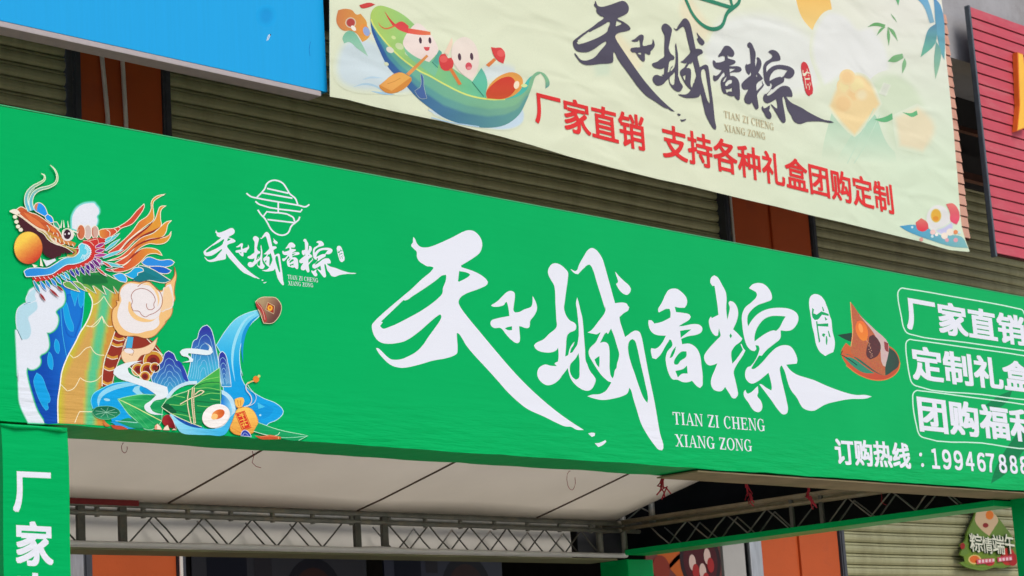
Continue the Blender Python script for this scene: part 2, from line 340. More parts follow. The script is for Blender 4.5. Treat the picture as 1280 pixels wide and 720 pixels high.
# serif capitals for the romanised name, drawn as strokes on a unit-high body: (width, polygons)
def _serif():
    def st(x0, x1, y0=0, y1=1): return [(x0, y0), (x1, y0), (x1, y1), (x0, y1)]
    def sf(x, y, w=.16, h=.06): return st(x - w, x + w, y - (h if y > .5 else 0), y + (0 if y > .5 else h))
    def arc(cx, cy, rx, ry, a0, a1, tx, ty, n=22):
        o = []; i = []
        for k in range(n + 1):
            t = math.radians(a0 + (a1 - a0) * k / n); o.append((cx + rx * math.cos(t), cy + ry * math.sin(t))); i.append((cx + (rx - tx) * math.cos(t), cy + (ry - ty) * math.sin(t)))
        return o + i[::-1]
    t = .075; G = {}
    G['I'] = (.46, [st(.23 - t, .23 + t), sf(.23, 1), sf(.23, 0)])
    G['T'] = (.78, [st(.39 - t, .39 + t), st(.03, .75, .93, 1), st(.03, .09, .74, 1), st(.69, .75, .74, 1), sf(.39, 0)])
    G['A'] = (.86, [[(.10, 0), (.16, 0), (.44, .9), (.41, 1)], [(.62, 0), (.79, 0), (.48, 1), (.40, 1)], st(.24, .64, .31, .37), sf(.13, 0, .13), sf(.70, 0, .16)])
    G['N'] = (.90, [st(.14, .20), st(.70, .76), [(.12, 1), (.29, 1), (.76, 0), (.66, 0)], sf(.17, 0, .13), sf(.73, 1, .13), st(.02, .2, .94, 1)])
    G['Z'] = (.76, [st(.08, .68, .93, 1), st(.08, .70, 0, .07), [(.50, .95), (.68, .95), (.25, .05), (.07, .05)], st(.08, .14, .75, 1), st(.64, .70, 0, .25)])
    G['C'] = (.82, [arc(.44, .5, .38, .52, 50, 318, .15, .06), st(.66, .72, .68, .98)])
    G['G'] = (.88, [arc(.44, .5, .38, .52, 50, 318, .15, .06), st(.66, .72, .68, .98), st(.62, .77, .03, .42), st(.50, .86, .40, .46)])
    G['O'] = (.90, [arc(.45, .5, .40, .52, 0, 180, .15, .06), arc(.45, .5, .40, .52, 180, 360, .15, .06)])
    G['H'] = (.94, [st(.22 - t, .22 + t), st(.72 - t, .72 + t), st(.22, .72, .47, .54), sf(.22, 1), sf(.22, 0), sf(.72, 1), sf(.72, 0)])
    G['E'] = (.80, [st(.20 - t, .20 + t), st(.04, .68, .93, 1), st(.04, .70, 0, .07), st(.2, .54, .47, .54), st(.62, .68, .76, 1), st(.64, .70, 0, .24), st(.48, .54, .38, .64)])
    G['X'] = (.88, [[(.10, 1), (.28, 1), (.78, 0), (.60, 0)], [(.68, 1), (.74, 1), (.20, 0), (.13, 0)], sf(.18, 1, .15), sf(.71, 1, .13), sf(.16, 0, .13), sf(.70, 0, .15)])
    G[' '] = (.40, [])
    return G
SERIF = _serif()
def serif(P, body, tl, tr, bl, br, col):
    W_ = sum(SERIF[c][0] for c in body); a, b = P.uv(tl), P.uv(tr); c_, d = P.uv(bl), P.uv(br); x = 0
    for ch in body:
        w, polys = SERIF[ch]
        for poly in polys:
            out = []
            for px, py in poly:
                u = (x + px) / W_; zb = c_[1] + (d[1] - c_[1]) * u; zt = a[1] + (b[1] - a[1]) * u; out.append((a[0] + (b[0] - a[0]) * u, zb + (zt - zb) * py))
            P._emit(out, tessellate_polygon([[Vector((q[0], q[1], 0)) for q in out]]), [s2l(col)] * len(out)); P.k -= .5
        x += w
# affine fit of the calligraphy from the header onto its two repeats
def affine(src, dst):
    n = len(src); mu = sum(p[0] for p in src) / n; mv = sum(p[1] for p in src) / n
    rows = [(p[0] - mu, p[1] - mv) for p in src]; suu = sum(a*a for a, b in rows); suv = sum(a*b for a, b in rows); svv = sum(b*b for a, b in rows); det = suu*svv - suv*suv
    K = []
    for e in (0, 1):
        m = sum(d[e] for d in dst) / n; pu = sum(r[0] * (d[e] - m) for r, d in zip(rows, dst)); pv = sum(r[1] * (d[e] - m) for r, d in zip(rows, dst))
        K.append(((pu*svv - pv*suv) / det, (pv*suu - pu*suv) / det, m))
    return lambda p: tuple(k[0] * (p[0] - mu) + k[1] * (p[1] - mv) + k[2] for k in K)

# ------------------------------------------------------------------ the hand-brushed shop name, traced stroke by stroke
A_=(460,280,8); B_=(460,370,8); C_=(600,360,9); D_=(580,440,5.54); E_=(660,300,8); F_=(660,380,8); G_=(720,450,6); H_=(800,350,5.54)
I_=(880,340,7.2); J_=(880,420,7.2); K_=(980,430,7.2)
BRUSH = []     # list of [outer, hole, hole...] in photograph pixels
BRUSH.append([L(A_,"455,130 470,150 490,195 520,225 570,235 620,228 720,190 850,130 970,70 1010,62 1060,72 1110,115 1140,180 1138,240 1115,290 1060,335 930,415 935,432 1050,470 1130,510 1180,550 1200,580 1190,605 1130,640 940,720")
 + L(B_,"908,45 908,75 930,120 1000,215 1120,360 1270,540") + L(D_,"330,120 420,215 520,310 640,410 730,475 830,540 780,538 740,518 700,515 640,490 560,450 440,395 380,350 300,275 230,195 130,85")
 + L(B_,"1035,560 980,490 945,430 900,372 888,372 890,430 896,520 888,575 860,595 780,622 640,648 540,678 400,712 330,718 250,700 200,670 140,610 100,560 80,522 95,520 140,555 190,605 230,632 270,638 330,632 400,605 480,560 550,490 600,415 680,305 730,225 733,200 722,183 700,195 620,260 500,365 370,450 290,470 200,478 130,465 80,425 45,350 40,290 60,260 120,200 350,2")
 + L(A_,"430,655 540,550 650,450 655,435 630,425 590,422 560,405 510,370 490,330 485,275 460,250 432,222 435,205 448,185 450,150"),
 L(A_,"780,508 740,515 690,555 600,620 450,718") + L(B_,"372,45 355,40 130,255 148,262 120,300 150,326 200,315 430,205 560,130 720,5") + L(A_,"745,690 750,640 775,575 782,530"),
 L(A_,"912,470 1000,490 1022,508 1000,530 910,578 900,570")])
BRUSH.append([L(C_,"125,195 200,145 260,85 310,42 350,32 385,50 393,90 380,200 378,255 395,275 440,270 500,240 575,210 588,180 592,90 610,120 640,200 640,245 610,310 565,370 558,430 545,448 510,450 460,432 440,430 445,500 450,570 440,610 415,620 360,590 300,530 230,450 160,450 130,430 118,390 130,365 180,345 330,315 325,260 312,190 300,155 285,165 270,190 230,205 180,212 135,205"),
 L(C_,"280,455 310,440 360,430 360,475 310,472")])
BRUSH.append([L(E_,"225,255 245,238 275,232 320,245 370,285 400,325 398,390 380,520 365,640") + L(F_,"360,30 368,80 385,120 420,165 460,185 478,205 480,245 470,262 420,285 395,310 385,350 380,430 372,525 400,510 410,470 430,420 465,375 455,410 430,450 420,490 440,485 465,450 495,400")
 + L(E_,"490,700 480,640 485,600 492,575 500,600 515,660 528,718") + L(F_,"540,120 552,220 560,330 570,450 578,570 592,600 610,650 645,705") + L(D_,"870,130 895,160 912,190 905,220 880,260 850,268 810,255 765,220 740,185 725,140 718,110")
 + L(F_,"392,648 340,715") + L(D_,"660,190 620,220 575,230 540,212 512,175 508,140 520,110 555,88") + L(F_,"180,605 230,618 290,620 265,600 270,590 300,575 305,540 305,480 300,435 285,460 240,482 180,485 110,470 75,445 60,415 75,395 160,350 210,300 285,230 283,150 275,0") + L(E_,"275,640 265,470 255,440 230,400 200,330 205,290"),
 L(F_,"505,492 475,545 425,602 418,640") + L(D_,"735,140 750,172 775,192 795,180 800,130 800,60")])
BRUSH.append([L(E_,"425,290 470,312 490,300 510,250 560,160 600,100 635,80 670,90 710,130 745,190 770,270 820,450 870,632 940,625 985,635 1010,670") + L(F_,"1012,30 1000,65 960,90 915,130 920,170 945,250 970,330 1000,310 1040,280 1080,265 1115,280 1130,310 1160,450 1205,690")
 + L(G_,"590,320 630,550 655,660 645,678 620,672 590,640 540,570 490,480 455,370 430,290 412,225 400,208 385,250 350,270 300,285 200,300 140,290 85,272 120,260 180,255 225,230 250,195 265,168 240,158 218,140") + L(F_,"740,718 690,650 640,570 610,510 607,470 625,435 680,380 700,340 725,285 718,285 690,302 640,295 595,285 630,265 700,180 775,65 765,10")
 + L(E_,"770,690 740,590 690,430 650,300 620,250 600,248 560,280 530,310 500,342 470,335 440,310"),
 L(F_,"785,285 800,300 830,245 860,320 890,420 912,500 905,550 890,600 885,640 870,660 858,718") + L(G_,"275,138 262,120 252,60") + L(F_,"816,560 812,440 800,400 770,380 720,388 740,350 770,295"),
 L(F_,"715,520 690,535 665,555 690,610 712,635 715,580"),
 L(F_,"1045,350 1020,365 1002,410 1005,490 1030,590 1070,705") + L(G_,"470,190 510,290 535,322 540,290 520,180 480,5") + L(F_,"1090,430 1070,370")])
BRUSH.append([L(E_,"872,315 900,350 960,410 1010,455 1028,490 1015,530 990,548 950,535 910,495 880,440 900,420 895,390 880,350")])
BRUSH.append([L(H_,"200,68 250,60 290,85 322,125 325,165 310,192 275,192 240,185 250,222 300,228 340,238 352,255 340,275 300,300 268,320 300,318 370,305 415,312 432,335 425,360 395,378 330,390 285,408 292,445 340,440 385,465 412,510 428,610 434,660") + L(G_,"950,150 948,190 930,210 905,195 870,155 845,165 800,165 760,148 725,145")
 + L(H_,"205,660 185,600 178,540 190,495 225,450 215,415 205,412 175,460 140,520 110,548 85,540 75,490 78,472 110,475 150,440 180,385 150,385 100,375 70,345 58,300 60,278 80,280 100,302 150,290 210,260 212,230 205,200 180,200 150,215 130,225 125,205 150,160 180,95"),
 L(H_,"355,342 320,345 278,352 282,400 320,370"), L(H_,"250,458 225,490 205,540 220,535 240,500"), L(H_,"322,495 290,495 260,520 235,570 240,585 260,585 280,560 320,530"), L(H_,"325,592 300,615 245,630 262,675 290,650 330,648")])
BRUSH.append([L(I_,"65,50 90,30 120,45 160,110 195,180 203,230 200,330 210,430 222,380 232,320 222,275 235,260 265,270 295,310 308,370 295,440 262,515 300,550 345,600 330,625 280,665 250,710") + L(J_,"245,150 255,250 290,210 350,125 330,75 335,68 355,110 372,130 350,175 300,250 268,320 280,390 300,480 305,530 285,560 260,560 230,520 190,458 165,490 130,498 85,480 62,430 70,370 95,310 120,245 90,258 40,262 10,230 2,180 30,130 120,30")
 + L(I_,"148,575 140,530 135,505 130,540 125,572 105,575 70,540 48,480 45,430 62,400 70,415 130,385 120,290 95,125 75,125 57,95"), L(I_,"240,552 252,575 240,597 230,575")])
BRUSH.append([L(I_,"405,145 440,110 490,98 540,110 590,160 612,225 605,250 560,270 480,300 430,340 395,390 390,450 398,488 420,450 470,390 530,350 600,328 700,322 770,332 830,365 850,410 835,470 790,520 740,530 690,525 685,600 640,640 560,705") + L(J_,"520,178 495,175 425,290 440,298 470,285 530,230 600,150 660,100 720,82 775,92 815,140 840,215 835,248 740,258 770,300 830,345 930,378")
 + L(K_,"270,325 370,370 500,420 600,450 660,460 730,458 790,472 740,490 600,495 480,515 370,545 310,580 270,600 220,598 170,575 145,540 120,490 60,410 30,330 8,250") + L(J_,"700,265 685,280 690,350 715,460 745,590 755,670 740,700 710,705 680,680 600,570 540,490 498,435 510,432 560,465 605,490 610,470 600,400 580,330 540,365 480,410 435,428 400,415 372,370 375,310 395,280 420,270 500,120")
 + L(I_,"500,690 490,662 462,658 470,695 455,712 425,705 385,660 360,580 345,480 342,390 370,320 430,270 475,215 470,185 440,165"), L(I_,"735,400 680,395 600,398 540,425 480,500 455,580 455,625 500,590 580,540 625,525 650,530 680,500 710,440")])
BRUSH.append([L(J_,"372,485 385,515 400,518 485,450 488,510 480,540 510,580 525,630 515,670 490,685 450,672 400,600 360,540 358,505")])
BRUSH.append([L(D_,"860,565 885,558 908,562 905,580 885,588")]); BRUSH.append([L(D_,"905,632 940,628 980,610 985,622 960,645 930,658")])
S_ = (1000,360,6)
SEAL = [L(S_,"68,120 75,70 95,50 110,45 150,55 185,95 198,130 210,160 222,205 235,240 240,290 245,330 255,370 262,410 258,450 250,480 222,492 190,510 150,480 132,450 120,420 112,380 105,340 92,290 85,240 76,180"),
 L(S_,"92,150 105,160 100,190 125,200 160,175 215,195 215,210 165,200 135,235 110,240 92,215"), L(S_,"165,140 172,142 182,172 172,176"), L(S_,"130,270 212,265 212,290 135,285"), L(S_,"185,215 205,235 190,245"),
 L(S_,"120,250 130,250 140,330 152,400 142,412 130,330"), L(S_,"170,340 190,345 180,370 165,355"), L(S_,"195,360 202,362 206,390 202,430 196,420"), L(S_,"208,320 216,322 230,370 218,366")]
O_ = (300,210,4.5)
EMBLEM = [L(O_,q) for q in ("95,165 120,140 140,115 150,90 175,72 205,70 240,85 265,120 280,145 310,170 325,205", "152,115 272,142", "126,140 295,170", "36,142 60,160 100,170 330,210 370,218 390,205", "86,188 112,206 340,246 350,232",
  "100,235 118,262 140,285 155,310 175,345 205,370 240,378 270,365 290,325 310,308 330,290 336,274", "130,274 150,246 296,275 308,302", "155,290 308,308", "215,190 215,256")]
def brush(P, name_col, seal_col, mark_col, f=None, seal=True):
    for shape in BRUSH:
        loops = [[P_main.uv(q) for q in smooth(l, ang=55)] for l in shape]
        if f: loops = [[f(q) for q in l] for l in loops]
        P.uvfill(loops, name_col); P.k -= .98
    P.k += 1
def seal(P, col, glyph, f=None):
    for i, l in enumerate(SEAL):
        lp = [P_main.uv(q) for q in smooth(l, ang=40)]
        if f: lp = [f(q) for q in lp]
        P.uvfill([lp], glyph if i else col); P.k -= .9 if i else 0
    P.k += 1
P_main = Print(8.0, .00004)

# ================================================================== THE SETTING
g = MB(); g.box((-60, -60, -.3), (90, 4, 0)); tag(g.build('street', M['road']), kind='structure')
g = MB(); g.box((-60, 4, -.3), (90, 40, .12)); tag(g.build('pavement', M['ground']), kind='structure')

# ================================================================== BUILDING behind the stall
FY = 13.0          # shutters and columns
SY = 10.95         # front of the overhanging upper storey
bld = empty('market_building', (15, FY, .12), 'grey cement market building with orange columns and olive roller shutters behind the stall', 'building')
w = MB(); w.box((-2, SY, 7.83), (34, SY + .25, 13)); w.build('upper_wall', M['concrete'], bld)
w = MB(); w.box((-2, SY + .25, 8.6), (34, FY + 6, 8.85)); w.build('overhang_slab', M['concrete'], bld)
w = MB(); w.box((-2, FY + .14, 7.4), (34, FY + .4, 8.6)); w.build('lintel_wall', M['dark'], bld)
for x in (-1.9, 8.5, 17.2, 25.6, 33.6):
    w = MB(); w.box((x, SY + .26, 8.15), (x + .3, FY + .13, 8.59)); w.build('ceiling_beam', M['dark'], bld)
w = MB(); w.box((17.4, SY + .9, 7.02), (20.2, SY + .98, 7.10)); w.box((17.4, SY + .9, 7.55), (20.5, SY + .96, 7.6)); w.build('steel_purlin', M['beam'], bld)
def column(x0, x1, groove=None, left_face=.06):
    c = MB()
    if groove:
        c.box((x0, FY - .06, .12), (groove - .035, FY + .5, 7.85)); c.box((groove - .035, FY - .035, .12), (groove + .035, FY + .5, 7.85)); c.box((groove + .035, FY - .06, .12), (x1, FY + .5, 7.85))
    else: c.box((x0, FY - .06, .12), (x1, FY + .5, 7.85))
    return c.build('column', M['orange'], bld, bevel=.008)
c1 = column(9.25, 10.0)
c2 = column(17.0, 18.30, 17.62)
column(24.9, 26.1)
column(1.2, 2.2)
def guide(x0, x1):
    q = MB(); q.box((x0, FY - .075, .12), (x1, FY + .1, 7.6)); q.box((x0 + .02, FY - .085, .12), (x0 + .035, FY - .076, 7.6)); return q.build('guide_rail', M['guide'], bld)
for a, b in ((9.17, 9.247), (10.003, 10.075), (16.88, 16.96), (18.32, 18.40), (2.21, 2.29), (24.8, 24.89)): guide(a, b)
q = MB(); q.tube([(16.975, FY - .085, .12), (16.975, FY - .085, 7.6)], .014, 6); q.build('conduit', M['pipe'], bld)
# roller shutters: rows of rolled slats, every second joint a deep double groove
def shutter(x0, x1, z0, z1):
    prof = []; z = z0; k = 0; H = .1135
    while z < z1:
        prof += [(FY + .046, z), (FY + .012, z + .005), (FY - .003, z + .026), (FY - .006, z + .050), (FY - .001, z + .074)]
        prof += [(FY + .006, z + .078), (FY + .016, z + .080), (FY + .016, z + .083), (FY + .002, z + .086), (FY + .004, z + .098), (FY + .014, z + .106)]
        z += H; k += 1
    m = MB(); rows = len(prof); nx = max(2, int((x1 - x0) / .5)); vs = []; fs = []
    for i in range(nx + 1):
        x = x0 + (x1 - x0) * i / nx
        for y, zz in prof:
            s = noise.noise(Vector((x * .35, zz * .6, 3.3))) * .018 + noise.noise(Vector((x * 1.3, zz * 5, 1.3))) * .005
            vs.append((x, y + s, zz + noise.noise(Vector((x * .5, zz * 2, 9))) * .006))
    for i in range(nx):
        for j in range(rows - 1): fs.append((i*rows+j, (i+1)*rows+j, (i+1)*rows+j+1, i*rows+j+1))
    return m.add(vs, fs).build('roller_shutter', M['shutter'], bld)
shutter(2.3, 9.165, .14, 7.42)
shutter(10.08, 16.875, 3.72, 7.42)
shutter(18.405, 24.8, .14, 7.42)
shutter(26.1, 33, .14, 7.42)
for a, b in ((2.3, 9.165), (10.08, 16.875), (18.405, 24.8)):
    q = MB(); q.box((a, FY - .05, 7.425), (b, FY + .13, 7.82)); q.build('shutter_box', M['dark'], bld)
# open shop behind the stall
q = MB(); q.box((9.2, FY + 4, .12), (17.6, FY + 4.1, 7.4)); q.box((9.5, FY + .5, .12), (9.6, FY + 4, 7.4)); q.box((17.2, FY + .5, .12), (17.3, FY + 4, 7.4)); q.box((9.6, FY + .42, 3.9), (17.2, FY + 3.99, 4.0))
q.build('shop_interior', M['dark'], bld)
q = MB(); q.box((8.99, FY - .10, .12), (9.155, FY - .08, 3.3)); q.build('door_frame', M['silver'], bld)
q = MB(); q.box((10.003, FY - .10, .12), (10.03, FY - .09, 3.6)); q.build('corner_trim', M['pipe'], bld)
q = MB(); q.box((16.33, FY - .14, .12), (16.66, FY - .10, 3.65)); q.build('board_panel', M['whitebd'], bld)
q = MB(); q.box((16.76, FY - .13, .12), (16.95, FY - .088, 3.8)); q.build('downpipe', M['silver'], bld, bevel=.015)
for x, xb in ((9.43, 9.50), (9.62, 9.65)):
    q = MB(); q.tube([(x - .02, FY - .085, 7.7), (x, FY - .085, 6.8), (x + (xb - x) * .6, FY - .085, 6.3), (xb, FY - .085, 3.4)], .017, 8); q.build('conduit', M['pipe'], bld, smooth=True)
for o in bld.children:
    if o.name.startswith('column'): pass

# ------------------------------------------------------------------ blue signboard on the overhang
GY = 10.8
blu = empty('blue_signboard', (8.3, GY, 5.96), 'plain sky blue signboard with a grey bottom rail and a round dent drawn as a darker spot', 'signboard')
def bx(x): return x
b = MB(); b.box((2.5, GY, 6.0), (9.765, GY + .06, 8.0)); b.build('sign_sheet', M['blue'], blu)
b = MB(); b.box((2.5, GY + .002, 5.962), (9.71, GY + .14, 5.9985)); b.build('bottom_rail', M['railgrey'], blu, bevel=.004)
P = Print(GY, .0003)
P.soft(ell(333, 20, 4, 5), (12, 138, 208), 9, .6, (20, 166, 233)); P.build('dent_shading', M['ink_banner'], blu); P = Print(GY, .0003)  # flat dent: its shading is put into the colour as darker blue
P.line([(333.5, 51), (336, 44), (338, 43), (335, 50)], .9, (215, 228, 236)); P.fill(ell(338, 43.5, .8, .8), (60, 60, 60))
P.build('scuff_mark', M['ink_banner'], blu); P = Print(GY, .0003)
P.line([(388, 52), (386.5, 62), (387.5, 70)], lambda f: .8, (20, 130, 205)); P.build('scuff_mark', M['ink_banner'], blu)

# ------------------------------------------------------------------ slatted boards of the neighbouring shops
def slats(name, mats, x0, x1, z0, z1, Y, pitch, th=.05):
    m = MB(); z = z1
    m.box((x0, Y + .012, z0), (x1, Y + th, z1), 1)
    while z > z0 + .01:
        lo = max(z0, z - pitch + .012)
        m.add([(x0, Y + .012, lo), (x1, Y + .012, lo), (x1, Y - .004, lo), (x0, Y - .004, lo), (x0, Y + .012, z), (x1, Y + .012, z), (x1, Y + .006, z), (x0, Y + .006, z)],
              [(0,3,2,1),(4,5,6,7),(3,7,6,2),(1,2,6,5),(0,4,7,3)], 0); z -= pitch
    return m, name, mats
m, n_, mm = slats('slatted_sign_panel', [M['slat_pink'], M['gap']], 15.2, 17.93, 5.95, 7.14 + 1.06, GY + .04, .107)
tag(m.build(n_, mm), 'faded pink slatted sign panel showing as a narrow strip beside the cream banner', 'sign panel')
red = empty('slatted_sign_panel', (19.5, GY - .05, 5.83), 'crimson red slatted sign panel with grey edge trim and a yellow letter', 'sign panel')
m, n_, mm = slats('slat_board', [M['slat_red'], M['gap']], 18.235, 22.5, 5.83, 8.32, GY - .05, .1132); m.build(n_, mm, red)
q = MB(); q.box((18.20, GY - .058, 5.80), (18.23, GY + .0, 8.33)); q.build('edge_trim', M['trim'], red, bevel=.01)
q = MB()
for off, mi, dy in ((0, 1, 0), (.012, 0, -.004)):
    prof = [(18.94 + off, 7.97 - off), (19.05 - off, 7.97 - off), (19.04 - off, 7.4), (18.96, 7.19 + off), (18.76 + off, 7.12 + off), (18.86 + off, 7.4)]
    y0, y1 = (GY - .11 + dy, GY - .055) if mi else (GY - .114, GY - .1101)
    n = len(prof); vs = [(x, y0, z) for x, z in prof] + [(x, y1, z) for x, z in prof]
    q.add(vs, [tuple(range(n)), tuple(range(n, 2 * n))[::-1]] + [(i, n + i, n + (i + 1) % n, (i + 1) % n) for i in range(n)], mi)
q.build('channel_letter', [M['yellow'], M['oredge']], red)

# ------------------------------------------------------------------ the cream banner
def wave(u, z):
    e = max(0, (u - 16.4) / 1.3)
    return .007 * math.sin(u * 1.3 + z * 1.6) + .004 * math.sin(u * 2.2 - z * 1.2 + 1) - .02 * e * e * math.exp(-((z - 5.9) / .6) ** 2) - .03
BY = GY - .02
ban = empty('fabric_banner', (13.7, BY, 5.9), 'cream printed cloth banner with a dragon boat picture, dark brush lettering and red slogan', 'banner')
PB = Print(BY, 0, wave, .04); PB.k = 0
edge = [(407.6, -260), (408, 0), (408.2, 60), (408.8, 122)] + [(430,125.7),(460,134),(493.7,142),(520,147.5),(550,153.8),(590,164),(625,172.6),(660,182),(710,197),(760,210),(820,224.9),(860,233.5),(896.4,242.4),(930,250.5),(968,259.2),(1010,270),(1050,279.4),(1100,291.9),(1145.8,302.6),(1182.5,313.3),(1205.5,315.8),(1207.5,315.5)] \
     + [(1202,300),(1198,285),(1196.4,270),(1193.5,217),(1189,165),(1185,128),(1178.5,74),(1174.6,19),(1172,-3),(1150,-260)]
uvs = [PB.uv(q) for q in edge]
def bgc(x, y):
    # the cloth's printed ground: pale yellow green, whiter at the upper right, greener at the lower right
    t = max(0, min(1, (x - 880) / 240)); v = max(0, min(1, (y - 20) / 190))
    return mix((223, 229, 201), mix((228, 230, 218), (213, 229, 202), v), t)
# real hem thickness: front cloth plus a turned-back edge
PB._emit(uvs, tessellate_polygon([[Vector((u, v, 0)) for u, v in uvs]]), [(1, 1, 1, 1)] * len(uvs))
for i, (x, y, z) in enumerate(PB.v): PB.c[i] = (*s2l(bgc(*proj((x, BY, z)))), 1)
cl = PB.build('cloth', M['ink_banner'], ban)
cl.modifiers.new('thickness', 'SOLIDIFY').thickness = .004
K9=(1100,230,6.545); BD=(980,0,3.6); BE=(700,0,3.556); BA=(405,0,5.536); BB=(530,30,5.14)
def P_b(k=1): q = Print(BY, .00003, wave, .04, k); q.bg = bgc; return q
# pale background picture
P = P_b()
P.soft(L(BE,"640,230 720,120 830,95 960,110 1060,170 1130,250 1100,380 900,400 700,340"), (226,230,223), 18)
P.fill(L(BD,"45,0 70,80 110,130 140,155 165,110 205,60 195,-20 45,-20"), lambda x,y: (240, 202+ (y-20)*.35, 122+ (y-20)*.7))
P.soft(L(BE,"555,0 590,60 640,130 620,170 560,110 530,40"), (229,222,190), 9)
P.soft(L(BE,"240,160 300,230 340,290 320,310 270,250 230,200"), (230,224,190), 9); P.soft(L(BE,"150,270 190,280 200,320 165,330"), (210,224,198), 10)
P.soft(L(BD,"140,170 165,110 200,75 260,90 320,150 380,140 430,220 440,330 380,380 320,350 250,330 180,370 135,250"), (228,231,227), 8)
P.soft(L(BD,"390,420 420,370 470,355 530,380 580,440 610,560 560,690 490,640 440,520"), (210,224,196), 10)
P.soft(L(BD,"205,480 250,390 310,350 350,360 410,470 350,540 305,600 250,540"), (236,212,158), 6)
for x, y, r in ((265,390,20),(300,430,16),(320,385,22),(340,430,13),(255,470,26),(275,350,18)): P.soft(ell(980+x/3.6, y/3.6, r/3.6, r/3.6), random.choice([(236,224,166),(235,198,142),(238,228,192)]), 5, .7, (237,213,160))
KEEP = P.k; P.k = 12
P.fill(L(BD,"205,505 300,600 250,760 150,760 165,650"), lambda x,y: mix(bgc(x, y), (186, 216, 188), (204-y)/58))
P.fill(L(BD,"300,600 410,472 450,560 480,660 500,760 200,760"), lambda x,y: mix(bgc(x, y), (170, 212, 184), (206-y)/58))
P.k = KEEP
for a in ("395,490 320,640 270,740","420,520 350,660 300,740"): P.line(L(BD,a), 1, (196,222,198))
P.soft([(1120,150),(1145,140),(1160,160),(1150,185),(1125,180)], (230,220,186), 10)
for q in ("365,125 400,105 445,115 440,128 400,120","405,165 425,130 445,125","460,210 452,160 455,125 465,160","500,190 470,150 455,125 480,140","495,105 475,80 467,65 485,85","455,280 480,255 520,245 525,265 490,283","520,335 520,290 530,265 538,290"):
    P.fill(L(BD,q), lambda x,y: (112+(x-1100)*.8, 172+(x-1100)*.5, 112+(x-1100)*.9))
for q in ("395,540 440,530 475,512 478,540 450,552 420,550","520,508 560,512 585,500 590,520 565,530 545,522","488,0 500,30 506,0"): P.fill(L(BD,q), (104,182,126))
P.soft(L(BD,"445,380 460,385 440,430 425,425"), (214,220,204), 3)
P.fill(L(BD,"570,-10 610,30 640,110 660,105 640,30 625,-10"), lambda x,y: (110+y*.9, 170+y*.3, 204-y*.2))
P.fill(L(BD,"655,-10 688,30 708,200 706,275 690,240 665,110 660,40"), lambda x,y: (94+y*.2, 150+y*.3, 192-y*.2))
P.fill(L(BD,"635,135 670,110 665,200 600,262 615,200"), lambda x,y: (92+(y-30)*.5, 140+(y-30)*1.1, 170-(y-30)*.4))
P.fill(L(BD,"668,190 690,230 684,300 667,360 660,280"), lambda x,y: (110+(y-50)*.8, 165+(y-50)*.6, 160))
P.fill(L(K9,"130,352 250,340 400,380 540,420 640,440 688,530 560,518 400,470 200,395"), lambda x,y: (70+(x-1120)*.7, 152+(x-1120)*.4, 195-(x-1120)*.1))
P.soft(ell(1100+450/6.545, 230+290/6.545, 13.5, 16), (224,224,222), 2); P.soft(L(K9,"440,390 500,370 560,330 550,380 500,410"), (196,196,228), 3)
P.soft(ell(1100+432/6.545, 230+265/6.545, 5.6, 7.6), (226,176,66), 1.5); P.fill(ell(1100+430/6.545, 230+288/6.545, 3.6, 3), (222,148,52))
P.fill(L(K9,"515,170 570,165 615,220 622,290 600,338 550,310 545,240"), lambda x,y: (224, 120-(y-255)*1.6, 110)); P.fill(L(K9,"265,320 310,285 360,320 370,370 330,395 280,380"), lambda x,y: (218, 118-(y-275)*4, 105-(y-275)*2))
for x,y,r,c in ((405,400,22,(232,196,190)),(500,430,28,(236,222,206)),(545,400,30,(235,226,210)),(590,400,18,(226,140,90)),(520,465,16,(222,160,170)),(590,465,18,(222,160,170)),(435,420,14,(235,225,220)),(235,360,10,(205,228,232)),(400,435,12,(205,228,232)),(620,405,12,(205,228,232)),(310,460,16,(230,160,150))): P.fill(ell(1100+x/6.545,230+y/6.545,r/6.545,r/6.545,n=12), c, sm=False)
P.build('background_print', M['ink_banner'], ban)
# dragon boat picture
P = P_b(40)
P.soft(L(BA,"110,390 150,320 280,310 400,440 480,540 540,620 420,600 200,590 110,540"), (206,221,226), 11)
P.soft([(530,140),(565,153),(604,160),(632,161),(648,153),(650,140),(600,150)], (200,220,234), 3)
P.soft(L(BB,"370,300 440,285 520,290 560,310 460,330 380,360"), (214,224,222), 9)
for q, c in (("180,610 260,590 340,610 400,660",(176,208,226)),("240,560 300,545 380,550",(186,212,228)),("300,640 380,655 460,665",(166,204,228))): P.line(L(BA,q), lambda f: 2.4*math.sin(math.pi*f)+.2, c)
P.fill(L(BA,"62,140 75,80 120,70 170,80 200,110 230,105 270,160 275,200 300,240 275,280 240,300 200,240 160,220 110,220 70,180"), lambda x,y: (214+(x-430)*.5, 140+(x-430)*.9, 76))
P.soft(ell(434, 30, 4.5, 4.5), (180,70,66), 2); P.fill(ell(451, 39, 5.5, 7.5, -20), (232,150,70)); P.fill(ell(453.5, 41, 4, 6, -20), (150,170,215)); P.fill(ell(437.5,37,4,2.4,50), (240,236,225)); P.fill(ell(462,49,5,3.2,20), (224,226,205))
P.fill(L(BA,"105,270 140,225 180,230 230,300 280,400 200,340 150,300 115,310"), lambda x,y: (128+(y-45)*1.5, 190+(y-45)*.8, 160+(y-45)))
hull = L(BB,"712,312 670,350 640,430 560,480 400,490 250,460 100,390 0,335") + L(BA,"640,500 500,400 380,270 310,170 297,130 300,190 310,240 350,340 420,480 500,560 620,690") + L(BB,"0,540 100,610 230,655 380,675 500,655 590,590 640,500 680,400 700,345 735,322 762,360 765,420 790,400 790,370 760,325 730,312")
